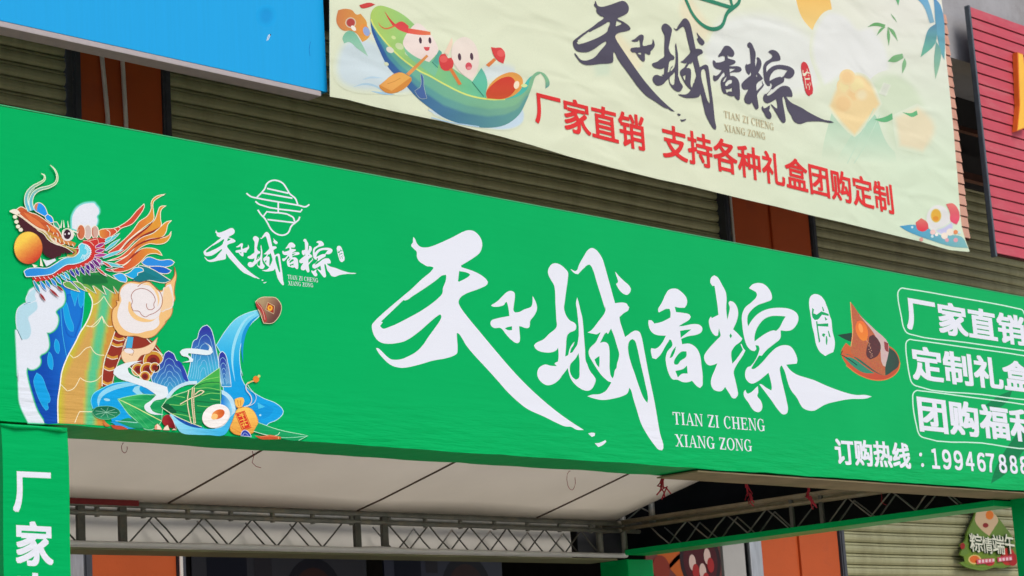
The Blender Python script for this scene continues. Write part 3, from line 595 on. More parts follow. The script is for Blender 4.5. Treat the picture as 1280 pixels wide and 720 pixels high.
P.fill(L(BA,"297,130 310,80 350,50 430,65 520,110 590,170 700,300 760,400") + L(BB,"60,200 170,300 290,380 370,440 480,440 600,420 660,350 690,330 640,430 560,482 400,492 250,462 100,392 0,337") + L(BA,"640,502 500,402 380,272 310,172"), lambda x,y: (170-(x-470)*.5, 205-(x-470)*.1, 108+(x-470)*.35))
RIM = [(455,20),(459,22),(470,36),(479,53),(495,73),(520,91),(550,108),(579,120),(608,125),(640,124),(660,108),(690,92)]
BOT = [(455,30),(460,38),(468,61),(481,87),(495,101),(517,125),(549,149),(575,157),(604,161),(627,157),(645,145),(654,127),(690,112)]
def lerp(T, x):
    for (x0, y0), (x1, y1) in zip(T, T[1:]):
        if x <= x1: return y0 + (y1 - y0) * max(0, (x - x0)) / (x1 - x0)
    return T[-1][1]
def hullc(x, y):
    r, b_ = lerp(RIM, x), lerp(BOT, x); d = max(0, min(1, (y - r) / max(3, b_ - r))); t = max(0, min(1, (x - 470) / 170))
    top = (100 + 30*t, 170 + 14*t, 150 - 6*t); md = (76 + 44*t, 146 + 26*t, 160 - 16*t); low = (52 + 46*t, 92 + 64*t, 156 - 6*t)
    return mix(top, mix(md, low, (d - .58) * 12), (d - .32) * 12)
P.fill(hull, hullc, grid=.01)
P.line(L(BB,"20,610 140,640 330,668"), 1.4, (176,204,226))
P.line(L(BA,"300,140 315,180 380,275 500,405 640,505") + L(BB,"5,340 100,393 250,463 400,492 500,490"), 2.0, (214,224,120))
for cx, cy, rx, c in ((430,355,5,(222,218,200)),(620,420,5,(214,226,170)),(552,380,4,(190,212,170)),(495,330,5.5,(200,215,165)),(405,452,3,(214,222,190)),(455,270,3,(205,222,150))): P.fill(ell(405+cx/5.536, cy/5.536, rx, rx*.7, 30), c)
# two rice dumplings rowing
P.fill(L(BA,"520,310 560,300 700,400 760,470 740,540 640,470 540,380"), (128,196,156))
P.fill(L(BA,"522,290 570,210 600,180 620,170 680,210 740,290 762,360 700,440 600,400 520,320"), lambda x,y: (238, 222-(y-50)*.1, 214-(y-50)*.1))
P.fill(L(BA,"550,205 620,215 710,230 712,252 640,252 548,240"), lambda x,y: (226, 92+(x-505)*1.1, 80)); P.fill(L(BA,"455,185 510,158 560,190 552,240 490,215"), (220,74,76))
P.line(L(BA,"460,185 425,140 395,90"), lambda f: 3.6*(1-f)+.3, (214,70,66)); P.line(L(BA,"460,190 400,208 365,190 350,165"), lambda f: 1.8*(1-f)+.4, (220,110,70)); P.fill(L(BA,"220,45 290,28 330,40 290,58 235,65"), (206,70,66))
for cx in (640, 706): P.fill(ell(405+cx/5.536, 290/5.536, 1.8, 4, -6), (74,50,66))
P.fill(L(BA,"662,335 705,335 700,358 680,362 668,350"), (216,80,86))
P.fill(L(BA,"715,440 775,370 790,380 760,470 745,480"), (104,184,156)); P.line(L(BA,"718,438 760,478"), .8, (60,120,100))
P.fill(L(BB,"105,195 155,95 160,130 130,210"), (238,214,190))
P.fill(L(BB,"150,190 170,130 205,100 245,92 300,130 330,220 322,300 280,372 220,330 165,260"), lambda x,y: (236, 224-(y-50)*.12, 212-(y-50)*.1))
for cx, cy in ((204,220),(283,217)): P.fill(ell(530+cx/5.14, 30+cy/5.14, 2.1, 4.6, -6), (84,58,74))
P.fill(ell(530+263/5.14, 30+280/5.14, 4.2, 4.8), (214,84,96)); P.fill(ell(530+266/5.14, 30+292/5.14, 3, 2), (232,140,145))
P.fill(L(BB,"285,380 345,290 370,330 385,400 362,472"), lambda x,y: (100, 184+(y-90)*.4, 160)); P.line(L(BB,"285,382 360,474"), 1, (62,120,104))
P.fill(L(BB,"30,250 72,175 90,190 60,270"), (92,168,150))
for q in ("70,230 85,205 110,200 130,230 150,225 165,255 150,300 110,310 85,295 75,270","410,155 440,160 475,160 502,200 490,262 455,245 425,205"): P.fill(L(BB,q), (216,70,70))
for cx,cy in ((100,235),(475,195)): P.fill(ell(530+cx/5.14,30+cy/5.14,5,4.4), (230,96,92))
for q in ("135,300 155,292 217,395 197,402","430,225 442,240 395,285 375,270"): P.fill(L(BB,q), (222,128,68))
P.fill(L(BB,"375,450 420,375 500,325 560,318 610,350 615,400 580,450 500,487 380,487"), (228,158,78)); P.fill(L(BB,"375,455 430,385 500,348 545,350 570,390 560,440 500,485 385,485"), lambda x,y: (206, 64+(y-98)*.7, 48)); P.fill(ell(530+575/5.14, 30+398/5.14, 3.4, 5, 15), (244,226,196)); P.fill(ell(530+625/5.14, 30+402/5.14, 4, 2.2, 0), (214,228,160))
P.fill(L(BA,"540,520 682,388 694,400 560,536"), (224,150,84)); P.fill(L(BA,"355,600 490,510 575,545 575,572 440,657 362,622"), (214,140,62)); P.fill(L(BA,"358,598 492,512 572,545 440,640"), lambda x,y: (232, 170+(x-490)*.3, 88)); P.line(L(BA,"410,590 455,575 500,550"), .8, (206,138,64))
P.soft(L(BA,"640,520 655,540 660,610 680,690 640,690 600,640 640,610"), (74,104,160), .6)
P.build('dragon_boat_print', M['ink_banner'], ban)
# shop name, slogan, romanised name
PM = [(465,405),(1089,496),(828,564),(739,311),(891,344),(470,435)]
fb = affine([P_main.uv(q) for q in PM], [PB.uv(q) for q in [(712.7,53.4),(1037.5,155.2),(890.7,162.5),(850.4,23.9),(932.8,54),(715.5,67.5)]])
P = P_b(130); brush(P, (84,80,96), 0, 0, fb); P.build('brush_calligraphy', M['ink_banner'], ban)
P = P_b(130); fs_ = affine([P_main.uv(q) for q in [(1012,385),(1030,367),(1043,430),(1030,445)]], [PB.uv(q) for q in [(999,88),(1005,78),(1013.5,112),(1006,122)]])
seal(P, (206,60,66), (226,226,200), fs_); P.build('red_seal', M['ink_banner'], ban)
P = P_b(130); PS = [(254.3,315.3),(445.6,343.3),(354,354.9),(332.9,288.9),(380.4,298.4),(256,322)]
fe = affine([P_main.uv(q) for q in PS], [PB.uv(q) for q in [(712.7,53.4),(1037.5,155.2),(890.7,162.5),(850.4,23.9),(932.8,54),(715.5,67.5)]])
for q in EMBLEM:
    pts = [Vector(fe(P_main.uv(r))) for r in smooth(q, False)]; n = len(pts); A, B = [], []
    for i in range(n):
        t = (pts[min(i+1, n-1)] - pts[max(i-1, 0)]).normalized(); m = Vector((-t.y, t.x)); A.append(pts[i] + m*.017); B.append(pts[i] - m*.017)
    P._emit([tuple(a) for a in A+B], [(i, i+1, n+i+1, n+i) for i in range(n-1)], [s2l((52,134,104))]*(2*n)); P.k -= .5
P.build('emblem', M['ink_banner'], ban)
P = P_b(130); RED = (226,54,54)
text(P, '厂家直销', (663,112.5), (801,146), (667,155), (804,191), RED); P.build('slogan_lettering', M['ink_banner'], ban); P = P_b(130)
text(P, '支持各种礼盒团购定制', (822,154), (1110,231.5), (827,197.8), (1115,270.3), RED); P.build('slogan_lettering', M['ink_banner'], ban)
P = P_b(130); TAN = (196,180,142)
serif(P, 'TIAN ZI CHENG', (899.7,139.6), (962.5,155.6), (900.5,148.2), (963.5,164.6), TAN); P.build('pinyin_lettering', M['ink_banner'], ban); P = P_b(130); serif(P, 'XIANG ZONG', (900.2,156.4), (952,167.4), (901,165.2), (952.8,175.8), TAN); P.build('pinyin_lettering', M['ink_banner'], ban)

# ================================================================== THE STALL
SX0, SX1 = 5.20, 14.27            # outer ends of the green header
stall = empty('market_stall', (9.6, 9.9, .12), 'green fabric covered market stall with lettered header board, white sloping roof and steel trusses', 'market stall')
# header board: front sheet with a faintly uneven hem, boxed to 0.33 m
hb = MB(); nx = 170; front = []
def hem(x): return noise.noise(Vector((x * 2.3, 0, 0))) * .006 + noise.noise(Vector((x * 7, 5, 0))) * .003
vs = []; fs = []
for i in range(nx + 1):
    x = SX0 + (SX1 - SX0) * i / nx; zb = 3.056 + hem(x); zt = 4.462 + noise.noise(Vector((x, 3, 0))) * .003
    vs += [(x, 8.0, zb), (x, 8.0, zb + .012), (x, 8.0, zt - .01), (x, 8.0, zt), (x, 8.33, zt), (x, 8.33, zb), ]
for i in range(nx):
    for j in range(6): fs.append((i*6+j, (i+1)*6+j, (i+1)*6+(j+1)%6, i*6+(j+1)%6))
fs += [tuple(range(6)), tuple(range(nx*6, nx*6+6))[::-1]]
head = hb.add(vs, fs).build('header_board', M['green'], stall)
q = MB(); q.box((10.0, 8.012, 3.038), (13.89, 8.325, 3.0465)); q.build('soffit_board', M['brown'], stall)
q = MB(); q.box((SX0, 7.9985, 4.4635), (SX1, 8.006, 4.4685)); q.build('top_hem', mat('pale_green_hem', (.05, .42, .17), rough=.5), stall)
def pillar(x0, x1):
    m = MB(); n = 24; vs = []; fs = []
    for k in range(n + 1):
        z = .12 + (3.043 - .12) * k / n; s = noise.noise(Vector((x0, 0, z * 3))) * .004; t = .02 if k == n else 0
        vs += [(x0 + s, 7.985 + t*.3, z), (x1 + s, 7.985 + t*.3, z), (x1 + s, 8.30, z), (x0 + s, 8.30, z)]
    for k in range(n):
        for j in range(4): fs.append((k*4+j, k*4+(j+1)%4, (k+1)*4+(j+1)%4, (k+1)*4+j))
    fs += [(3,2,1,0), (n*4, n*4+1, n*4+2, n*4+3)]
    return m.add(vs, fs).build('pillar', M['green'], stall)
pl = pillar(5.262, 5.600); pr = pillar(13.90, 14.24)
for z in (3.025, 2.998):                      # folds where the pillar wrap is tucked under the header
    pass
q = MB(); q.tube([(5.258, 7.99, 3.036), (5.33, 7.984, 3.030), (5.45, 7.988, 3.034), (5.55, 7.983, 3.030), (5.60, 7.996, 3.024)], [.007, .010, .007, .010, .006], 8); q.build('cloth_fold', M['green'], pl, smooth=True)
WH = (229,233,243)
P = Print(7.985, .00006)
text(P, '厂', (15.6,588.8), (63.4,590.8), (15.6,640), (63.6,642), WH, .03); P.build('pillar_lettering', M['ink_green'], pl); P = Print(7.985, .00006); text(P, '家', (18.9,650.6), (66,653), (19.9,706.5), (67,709), WH, .03); P.build('pillar_lettering', M['ink_green'], pl); P = Print(7.985, .00006); text(P, '直', (20,715), (68,717), (21,771), (69,773), WH, .03)
P.build('pillar_lettering', M['ink_green'], pl)
# roof sheet: slopes down towards the back
RX1 = 13.62
def roof_z(y): return 3.275 + (11.80 - y) * .235
m = MB(); vs = []; fs = []; a, b = 40, 12
for i in range(a + 1):
    for j in range(b + 1):
        x = 5.3 + (RX1 - 5.3) * i / a; y = 8.34 + (11.85 - 8.34) * j / b
        s = noise.noise(Vector((x * .7, y * .7, 0))) * .018 + .01 * math.sin(x * 3.4)
        vs.append((x, y, roof_z(y) + s * min(1, (11.85 - y) * 3)))
for i in range(a):
    for j in range(b): fs.append((i*(b+1)+j, (i+1)*(b+1)+j, (i+1)*(b+1)+j+1, i*(b+1)+j+1))
roof = m.add(vs, fs).build('roof_sheet', M['roof'], stall, smooth=True); roof.modifiers.new('thickness', 'SOLIDIFY').thickness = .004
for x in (7.25, 9.06, 10.76, 12.66):
    q = MB(); n = 12
    q.tube([(x, y, roof_z(y) - .012 + (noise.noise(Vector((x * .7, y * .7, 0))) * .018 + .01 * math.sin(x * 3.4)) * min(1, (11.85 - y) * 3)) for y in [8.36 + 3.43 * k / n for k in range(n + 1)]], .0065, 6); q.build('roof_seam', M['seam'], stall, smooth=True)
# back truss
q = MB()
for y in (11.80, 12.02): q.tube([(5.3, y, 3.245), (14.15, y, 3.245)], .021, 8)
q.tube([(5.3, 11.80, 3.185), (13.9, 11.80, 3.185)], .018, 8)
x = 5.9
while x < 13.6:                       # little clamps between the twin rails
    q.box((x - .012, 11.79, 3.16), (x + .012, 11.815, 3.25)); x += .37
rail = q.build('back_truss_rail', M['steel'], stall, smooth=True)
q = MB(); q.box((7.6, 11.765, 3.235), (8.80, 11.779, 3.272)); q.build('red_tape', M['redtape'], stall)
for x in (8.33, 8.66, 10.73, 11.00):
    q = MB(); q.box((x, 11.785, 2.98), (x + .055, 11.815, 3.235)); q.build('upright', M['steel_dark'], rail)
def brace(a, b, parent, m, r=.0062):
    q = MB(); d = Vector(b) - Vector(a); k = Vector((random.uniform(-.006, .006), 0, random.uniform(-.006, .006)))
    q.tube([a, tuple(Vector(a) + d * .5 + k), b], r, 5); return q.build('brace', m, parent, smooth=True)
zt, zb = 3.18, 2.995
for y, off in ((11.80, 0), (12.02, .10)):
    xx = 7.9 + off; k = 0
    while xx < 13.3:
        w_ = .21 + random.uniform(-.012, .012)
        if not (8.22 < xx < 8.66 or 10.62 < xx < 10.95) and not (y > 12 and k % 2 == 0 and xx < 10.6):
            brace((xx, y, zb if k % 2 == 0 else zt), (xx + w_, y, zt if k % 2 == 0 else zb), rail, M['steel_dark'])
        xx += w_; k += 1
m = MB(); vs = []; fs = []; n = 60
for i in range(n + 1):
    x = 5.3 + (13.37 - 5.3) * i / n
    for z in (2.96, 3.05, 3.15, 3.225): vs.append((x, 12.09 + noise.noise(Vector((x * 2, z * 3, 0))) * .01, z + (noise.noise(Vector((x * 1.3, 0, 7))) * .006 if z > 3.2 else 0)))
for i in range(n):
    for j in range(3): fs.append((i*4+j, (i+1)*4+j, (i+1)*4+j+1, i*4+j+1))
m.add(vs, fs).build('back_valance', M['valance'], stall, smooth=True)
# grey cloth wrapped round the lower rail, bunched here and there
m = MB(); vs = []; fs = []; n = 120; K = 10
for i in range(n + 1):
    x = 5.3 + (13.70 - 5.3) * i / n
    bunch = max(0, noise.noise(Vector((x * 1.6, 2, 0))) - .25) * .05
    for k in range(K):
        t = 2 * math.pi * k / K
        vs.append((x, 11.80 + .035 * math.cos(t), 2.984 + (.019 + (bunch if math.sin(t) > 0 else 0)) * math.sin(t) + noise.noise(Vector((x * 4, k, 0))) * .004))
for i in range(n):
    for k in range(K): fs.append((i*K+k, (i+1)*K+k, (i+1)*K+(k+1)%K, i*K+(k+1)%K))
m.add(vs, fs).build('wrapped_rail', M['greywrap'], stall, smooth=True)
q = MB(); q.box((5.3, 11.80, 2.946), (13.6, 12.1, 2.960)); q.build('lower_board', mat('olive_board', (.20, .20, .11), rough=.7, var=.2, vscale=2), stall)
# side truss running forward to the right pillar
TX = 13.68
q = MB()
for x in (TX, TX + .26): q.tube([(x, 8.35, 3.255), (x, 12.05, 3.255)], .02, 8)
q.tube([(TX, 8.35, 3.20), (TX, 12.05, 3.20)], .016, 8)
srail = q.build('side_truss_rail', mat('weathered_bamboo_brown_rail', (.24, .19, .12), rough=.65, var=.25, vscale=10, dirt=(.34, .30, .22), dscale=7), stall, smooth=True)
q = MB(); q.box((TX - .012, 8.30, 2.985), (TX + .28, 11.775, 3.028)); q.build('wrapped_rail', M['green'], stall, bevel=.006)
for x, off in ((TX, 0), (TX + .26, .1)):
    yy = 8.6 + off; k = 0
    while yy < 11.5:
        a_, b_ = (3.03, 3.195) if k % 2 == 0 else (3.195, 3.03); w_ = .19 + random.uniform(-.012, .012)
        if not (9.72 < yy < 10.05): brace((x, yy, a_), (x, yy + w_, b_), srail, M['steel'])
        yy += w_; k += 1
for y in (9.78, 10.06):
    q = MB(); q.box((TX - .012, y, 3.03), (TX + .012, y + .03, 3.24)); q.build('upright', M['steel_dark'], srail)
# corner posts above and beside the rear leg
for x, y, z0, z1, r in ((13.42, 11.82, 2.99, 3.24, .028), (13.70, 11.80, 2.99, roof_z(11.8) + .12, .026), (13.72, 11.50, 3.2, roof_z(11.5) + .06, .026)):
    q = MB(); q.tube([(x, y, z0), (x, y, z1)], r, 10); q.build('corner_post', M['steel'], stall, smooth=True)
q = MB(); q.tube([(13.72, 11.52, 3.40), (13.72, 11.78, 3.27)], .007, 5); q.tube([(13.72, 11.74, 3.42), (13.72, 11.5, 3.30)], .007, 5); q.build('corner_brace', M['steel'], stall)
q = MB(); q.box((13.70, 11.78, .12), (14.02, 12.08, 2.955)); q.build('rear_leg', M['green'], stall, bevel=.006)
q = MB(); q.box((5.3, 11.78, .12), (5.6, 12.08, 2.955)); q.build('rear_leg', M['green'], stall, bevel=.006)
# added black cloth, out of view, keeps bounced light off the upper shutters
m = MB(); m.sheet_x([(12.02, 4.5), (12.2, 4.75), (12.5, 5.2), (12.82, 5.75)], 5.25, 14.07, nx=20); m.build('light_block_cloth', M['black'], stall)
for x in (5.4, 9.6, 13.9):
    q = MB(); q.tube([(x, 12.0, 3.25), (x, 12.02, 4.5)], .018, 8); q.build('light_block_pole', M['steel'], stall, smooth=True)  # unseen poles, added to carry the light-blocking cloth
# black cloth closing the right gable
m = MB(); n = 24; vs = []; fs = []
for i in range(n + 1):
    y = 8.34 + (12.4 - 8.34) * i / n; s = noise.noise(Vector((0, y * 2, 0))) * .02
    vs += [(14.08 + s, y, 3.02), (14.08 + s, y, 3.5), (14.08 + s, y, 4.40)]
for i in range(n):
    for j in range(2): fs.append((i*3+j, (i+1)*3+j, (i+1)*3+j+1, i*3+j+1))
m.add(vs, fs).build('gable_cloth', M['black'], stall)
q = MB(); q.box((13.5, 12.13, 3.0), (14.05, 12.14, 3.9)); q.build('gable_cloth', mat('charcoal_cloth', (.045, .045, .05), rough=.85), stall)
q = MB(); q.box((13.64, 8.36, 4.13), (14.1, 12.4, 4.15)); q.build('gable_cloth', M['black'], stall)

# ------------------------------------------------------------------ printing on the header
def PG(k=1): return Print(8.0, .00004, k=k)
P = PG(); brush(P, WH, 0, 0); P.build('brush_calligraphy', M['ink_green'], head)
P = PG(); seal(P, WH, (0,168,96)); P.build('seal_stamp', M['ink_green'], head)
P = PG(); serif(P, 'TIAN ZI CHENG', (840.2,514.8), (955.5,524.2), (841,530.2), (956.3,539.2), WH); P.build('pinyin_lettering', M['ink_green'], head); P = PG(); serif(P, 'XIANG ZONG', (843,542.6), (939.3,549.8), (844,557.8), (940.3,564.4), WH); P.build('pinyin_lettering', M['ink_green'], head)
fsm = affine([P_main.uv(q) for q in PM], [P_main.uv(q) for q in PS])
P = PG(); brush(P, WH, 0, 0, fsm); P.build('brush_calligraphy', M['ink_green'], head)
P = PG(); O4 = (300,210,4.5)
fq = affine([P_main.uv(q) for q in [(1012,385),(1030,367),(1043,430),(1030,445)]], [P_main.uv(q) for q in L(O4,"546,462 566,434 588,506 572,532")])
seal(P, WH, (0,172,100), fq); P.build('seal_stamp', M['ink_green'], head)
P = PG()
for q in EMBLEM: P.line(q, 1.9, WH); P.k -= .5
P.build('emblem', M['ink_green'], head)
P = PG(); serif(P, 'TIAN ZI CHENG', (359.3,343.2), (397.3,348.0), (359.8,348.6), (397.8,353.2), WH); P.build('pinyin_lettering', M['ink_green'], head); P = PG(); serif(P, 'XIANG ZONG', (360,350.9), (391.3,354.3), (360.4,356.4), (391.6,359.2), WH); P.build('pinyin_lettering', M['ink_green'], head)
# dark bamboo leaf, slogan boxes, telephone line
P = PG(); c7 = (780,330,2.482)
P.fill(L(c7,"1138,682 1150,640 1175,590 1241,500 1270,470 1262,540 1225,600 1185,650"), (0,126,72)); P.fill(L(c7,"1120,440 1160,410 1205,392 1190,425 1165,445"), (0,128,74))
c6 = (1110,440,6)
P.build('leaf_print', M['ink_green'], head)
P = PG(8); c5 = (1110,350,7.2)
for q in (L(c5,"88,140 92,105 120,74 160,78 600,152 1180,260 1206,268 1222,290 1250,420 1262,600 1248,640 1220,636 700,562 200,488 165,470 138,420 120,330"),
          L(c5,"160,600 165,560 190,536 230,540 700,606 1224,682 1260,690 1275,715") + L(c6,"1098,190 1110,330 1108,362 1085,362 700,318 210,254 180,232 160,170 145,80"),
          L(c6,"185,340 190,310 212,290 250,292 600,337 1020,394 1060,402 1082,425 1095,520 1104,690 1098,722 1080,726 700,682 260,640 235,620 215,560")):
    P = PG(8); P.line(q, 1.5, (205,242,224), closed=True); P.build('slogan_frame', M['ink_green'], head)
P = PG(30)
text(P, '厂家直销', (1129.7,368.0), (1243.6,389.0), (1133,411.6), (1247.4,428.0), WH, .034, 3)
P.build('slogan_lettering', M['ink_green'], head); P = PG(30)
text(P, '定制礼盒', (1137,430.8), (1251,448.2), (1140,474.3), (1255,488.0), WH, .034, 3)
P.build('slogan_lettering', M['ink_green'], head); P = PG(30)
text(P, '团购福利', (1145,493.4), (1259,509.2), (1150,539.3), (1263,550.8), WH, .034, 3)
P.build('slogan_lettering', M['ink_green'], head)
P = PG(30)
text(P, '订购热线', (1042,547.2), (1136,554.2), (1045,580.6), (1139,586.4), WH, .03)
P.fill(ell(1150.5,568.2,1.9,2.4), WH, sm=False); P.fill(ell(1153,581.3,1.9,2.4), WH, sm=False)
P.build('phone_lettering', M['ink_green'], head); P = PG(30)
for ch, a, b in (('１',680,742),('９',750,818),('９',824,892),('４',898,964),('６',972,1036),('７',1030,1096),('８',1110,1172),('８',1180,1240),('８',1246,1312)):
    xa, xb = 1030 + a/5.12, 1030 + b/5.12; T = lambda x: 560.3 + (x-1162.8)*.088; B_y = lambda x: 585.6 + (x-1162.8)*.064
    text(P, ch, (xa, T(xa)), (xb - 2.2, T(xb-2.2)), (xa + 2.2, B_y(xa+2.2)), (xb, B_y(xb)), WH, .032)
P.build('phone_number', M['ink_green'], head)
# rice dumpling on a round tray
P = PG()
P.fill(L(S_,"280,352 390,335 388,405 330,382"), (36,70,56))
P.fill(L(S_,"308,485 325,440 345,412 400,450 660,432 715,470 745,530 750,580 738,622 690,670 600,696 500,680 400,622 340,562"), lambda x,y: (206-(x-1050)*.2, 100-(y-440)*.6, 56))
P.fill(L(S_,"322,492 370,500 470,570 570,635 640,655 700,620 735,590 742,545 712,480 660,442 640,560 560,600 420,520"), lambda x,y: (26+(x-1060)*.5, 118-(x-1060)*.7, 96-(x-1060)*.5))
P.fill(L(S_,"330,520 380,520 500,600 560,640 480,636 400,590"), (52,142,112)); P.line(L(S_,"318,470 305,500 345,520 430,580"), 1, (20,60,50))
P.fill(L(S_,"378,105 410,145 440,190 560,310 662,415 665,480 640,580 640,660 590,640 430,520 385,490 380,440 395,330 385,200"), lambda x,y: (186+22*noise.noise(Vector((x*.8,y*.8,0))), 104+30*noise.noise(Vector((x*.9,y*.9,4))), 70+20*noise.noise(Vector((x*.9,y*.9,9)))), grid=.008)
P.fill(L(S_,"440,200 560,310 662,415 664,480 640,590 622,580 600,450 560,350 500,270"), lambda x,y: (206, 180+20*noise.noise(Vector((x,y,2))), 176), grid=.02)
P.fill(L(S_,"630,400 662,415 664,480 642,470"), (150,70,70)); P.line(L(S_,"378,105 385,200 395,330 382,440"), 1, (236,168,110))
P.fill(L(S_,"428,250 460,246 492,275 510,340 500,392 470,396 435,360 415,300"), lambda x,y: (236, 124+(y-410)*.9, 56)); P.fill(ell(1000+455/6, 360+300/6, 2.6, 6, -15), (250,160,84))
P.fill(L(S_,"520,365 550,350 585,385 606,440 580,510 525,537 500,510 498,460 515,400"), lambda x,y: (92+18*noise.noise(Vector((x,y,1))), 56, 58), grid=.015)
for k in range(16): P.fill(ell(1000+(505+random.uniform(-6,14)+k*2)/6, 360+(395+k*8.2)/6, .55, .55, n=6), (222,170,140), sm=False); P.k -= .8
P.line(L(S_,"345,580 440,650 560,690 660,680 735,620 750,560"), 1.1, (226,130,72))
P.build('rice_dumpling_print', M['ink_green'], head)

# ------------------------------------------------------------------ dragon picture on the header
DA=(0,200,7.2); DB=(100,230,6.546); DC=(0,280,6.54); DD=(100,310,6.546); DE=(0,370,6.546); DF=(0,440,6.546); DG=(110,400,5.54); DH=(100,470,8); DI=(220,360,6); DJ=(190,460,7.2); DK=(270,460,7.2)
CR = (244,238,214)
P = PG(1)
# the wave: deep blue sheet, streaks, white foam
foam = L(DE,"225,0 215,30 222,58 190,70 150,110 135,170 138,230 145,282 126,280 130,340 138,520 145,700") + L(DF,"145,100 152,300 162,420 230,575 362,580 300,480 250,330 222,220 213,150 222,124 250,140 285,135 320,105 328,70 320,40 335,18 370,0") + L(DE,"395,420 392,350 378,297 410,295 450,265 472,210 470,170 452,130 470,105 510,75 528,30") + L(DC,"527,600 520,560 500,530 440,505 380,500 300,505 275,520 240,545")
wavep = L(DE,"440,100 300,300 200,560") + L(DF,"200,150 250,330 300,480 358,579 480,585 470,420 490,280 545,110 600,0") + L(DE,"620,370 655,300 680,130 692,0") + L(DC,"692,555 640,500 560,460 500,500")
P.fill(wavep, lambda x,y: mix((0,72,172), (16,126,222), (x-50)/50 + (430-y)/300))
P.soft(L(DE,"560,0 640,0 660,120 600,330 560,300"), (18,130,222), 3, .6, (6,90,190))
for q in (L(DE,"525,30 545,60 575,170 602,250 598,290 575,285 540,230 520,130 514,70"), L(DE,"455,350 475,370 487,440 478,472 460,460 443,400"), L(DE,"400,455 420,480 435,560 428,605 405,590 388,520"), L(DF,"300,170 340,200 380,300 410,380 405,410 390,420 394,465 375,478 340,430 290,310 275,230"), L(DE,"580,-40 600,40 612,85 618,60 640,-20 650,80 665,98 688,40 692,-80 640,-100")):
    P.fill(q, (8,160,226)); P.line(q, .5, (70,190,236), closed=True)
P.line(L(DE,"495,80 510,300 545,505"), .9, (60,176,230)); P.line(L(DE,"690,-60 682,120 658,290"), 1.0, (70,190,236))
P.soft(foam, (218,232,242), 2.2, .9); P.fill(foam, (224,231,241))
P.soft(L(DE,"240,55 190,75 150,110 137,170 140,235 148,275 182,352 225,345 248,300 240,235 226,175 262,140 300,100 295,50"), (178,216,230), 1.5, 1, (224,231,241))
P.soft(L(DE,"225,2 218,30 225,54 250,50 290,30 280,-10 300,-60 260,-40"), (184,220,232), 1.5, 1, (224,231,241)); P.line(L(DE,"140,275 160,320 180,362"), .8, (40,110,110)); P.line(L(DE,"195,72 220,58 250,52"), .7, (90,160,190))
# neck and belly
neck = L(DD,"40,330 70,370 98,430 98,480 75,560 40,630 0,690") + L(DE,"620,370 550,500 505,620") + L(DF,"490,270 472,400 474,583 620,590 850,603") + L(DH,"270,500 240,440 120,350 150,180 215,100 215,-30") + L(DG,"98,400 115,270 150,180 185,85") + L(DD,"320,400 330,360 250,300")
def neckc(x, y):
    sx = 130.5 - (y - 378) * .16 if y < 463 else 116 - (y - 463) * .06
    d = x - sx; e = abs(d)
    left = (115.3 if y < 385 else 115.3 - (y - 385) * .47) if y < 470 else 74
    g_ = mix((208,162,84), (196,190,52), 1 - (x - left) / 9) if d < 0 else (206,146,60)
    if e < 9: g_ = mix((84,196,140), mix(g_, (196,206,70), .5), max(0, e - 3) / 6)
    return mix(g_, (220,180,110), .18 * noise.noise(Vector((x * 1.5, y * 1.5, 0))))
P.fill(neck, neckc, grid=.012)
for q in (L(DE,"570,480 600,508 640,490 700,430 740,415 770,460 800,480 852,485"), L(DE,"700,245 740,250 790,210 832,165 852,225"), L(DD,"55,635 110,645 150,610 178,555 200,600 230,640 270,640"), L(DD,"110,465 150,445 195,395 220,440 260,495"), L(DF,"495,265 550,320 600,300 655,210 690,235 740,245 790,230 832,190"), L(DF,"610,580 638,510 650,488 760,490")):
    P.line(q, .95, (240,232,190))
P.line(L(DD,"70,370 98,430 98,480 75,560 40,630 0,690") + L(DE,"620,370 550,500 505,620") + L(DF,"490,270 472,400 474,583"), 1.5, (244,244,232))
# tail coils: red scales with gold bands
P.fill(L(DG,"185,80 250,115 400,120 515,245 505,300 460,340 440,402 375,412 300,330 240,300 190,380 165,450 98,462 100,370 130,240"), (146,48,32))
P.fill(L(DG,"215,285 240,262 300,330 375,412 300,400 240,420 170,420 190,350"), (12,150,84))
for y, x0, x1 in ((118,172,250),(160,160,238),(245,128,205),(325,108,180),(425,98,165)):
    P.fill([(110+x0/5.54,400+(y-12)/5.54),(110+(x0+x1)/11.08,400+(y+8)/5.54),(110+x1/5.54,400+(y-2)/5.54),(110+x1/5.54,400+(y+20)/5.54),(110+(x0+x1)/11.08,400+(y+26)/5.54),(110+x0/5.54,400+(y+10)/5.54)], (206,146,52)); P.line([(110+x0/5.54,400+(y+12)/5.54),(110+(x0+x1)/11.08,400+(y+27)/5.54),(110+x1/5.54,400+(y+20)/5.54)], .8, CR)
P.line(L(DG,"185,80 150,180 115,270 98,380 96,460"), 1.1, CR); P.line(L(DG,"245,125 262,135 230,230 190,340 165,445"), .8, CR)
for cx, cy, r in ((450,285,70),(345,345,44),(410,345,50),(392,392,36),(460,330,34)):
    for k, c in ((1,(206,152,52)),(.66,(150,44,32)),(.36,(110,30,26))): P.fill(ell(110+cx/5.54, 400+cy/5.54, r*k/5.54, r*k/5.54, n=20), c, sm=False)
    P.line(ell(110+cx/5.54, 400+cy/5.54, r/5.54, r/5.54, n=20), .8, CR, closed=True, sm=False)
P.line(L(DG,"400,125 515,245"), 1, CR); P.line(L(DG,"275,315 375,412"), 1, CR)
P.fill(L(DG,"272,115 312,120 302,195 258,195"), (70,172,216)); P.line(L(DG,"270,115 250,195"), .7, CR)
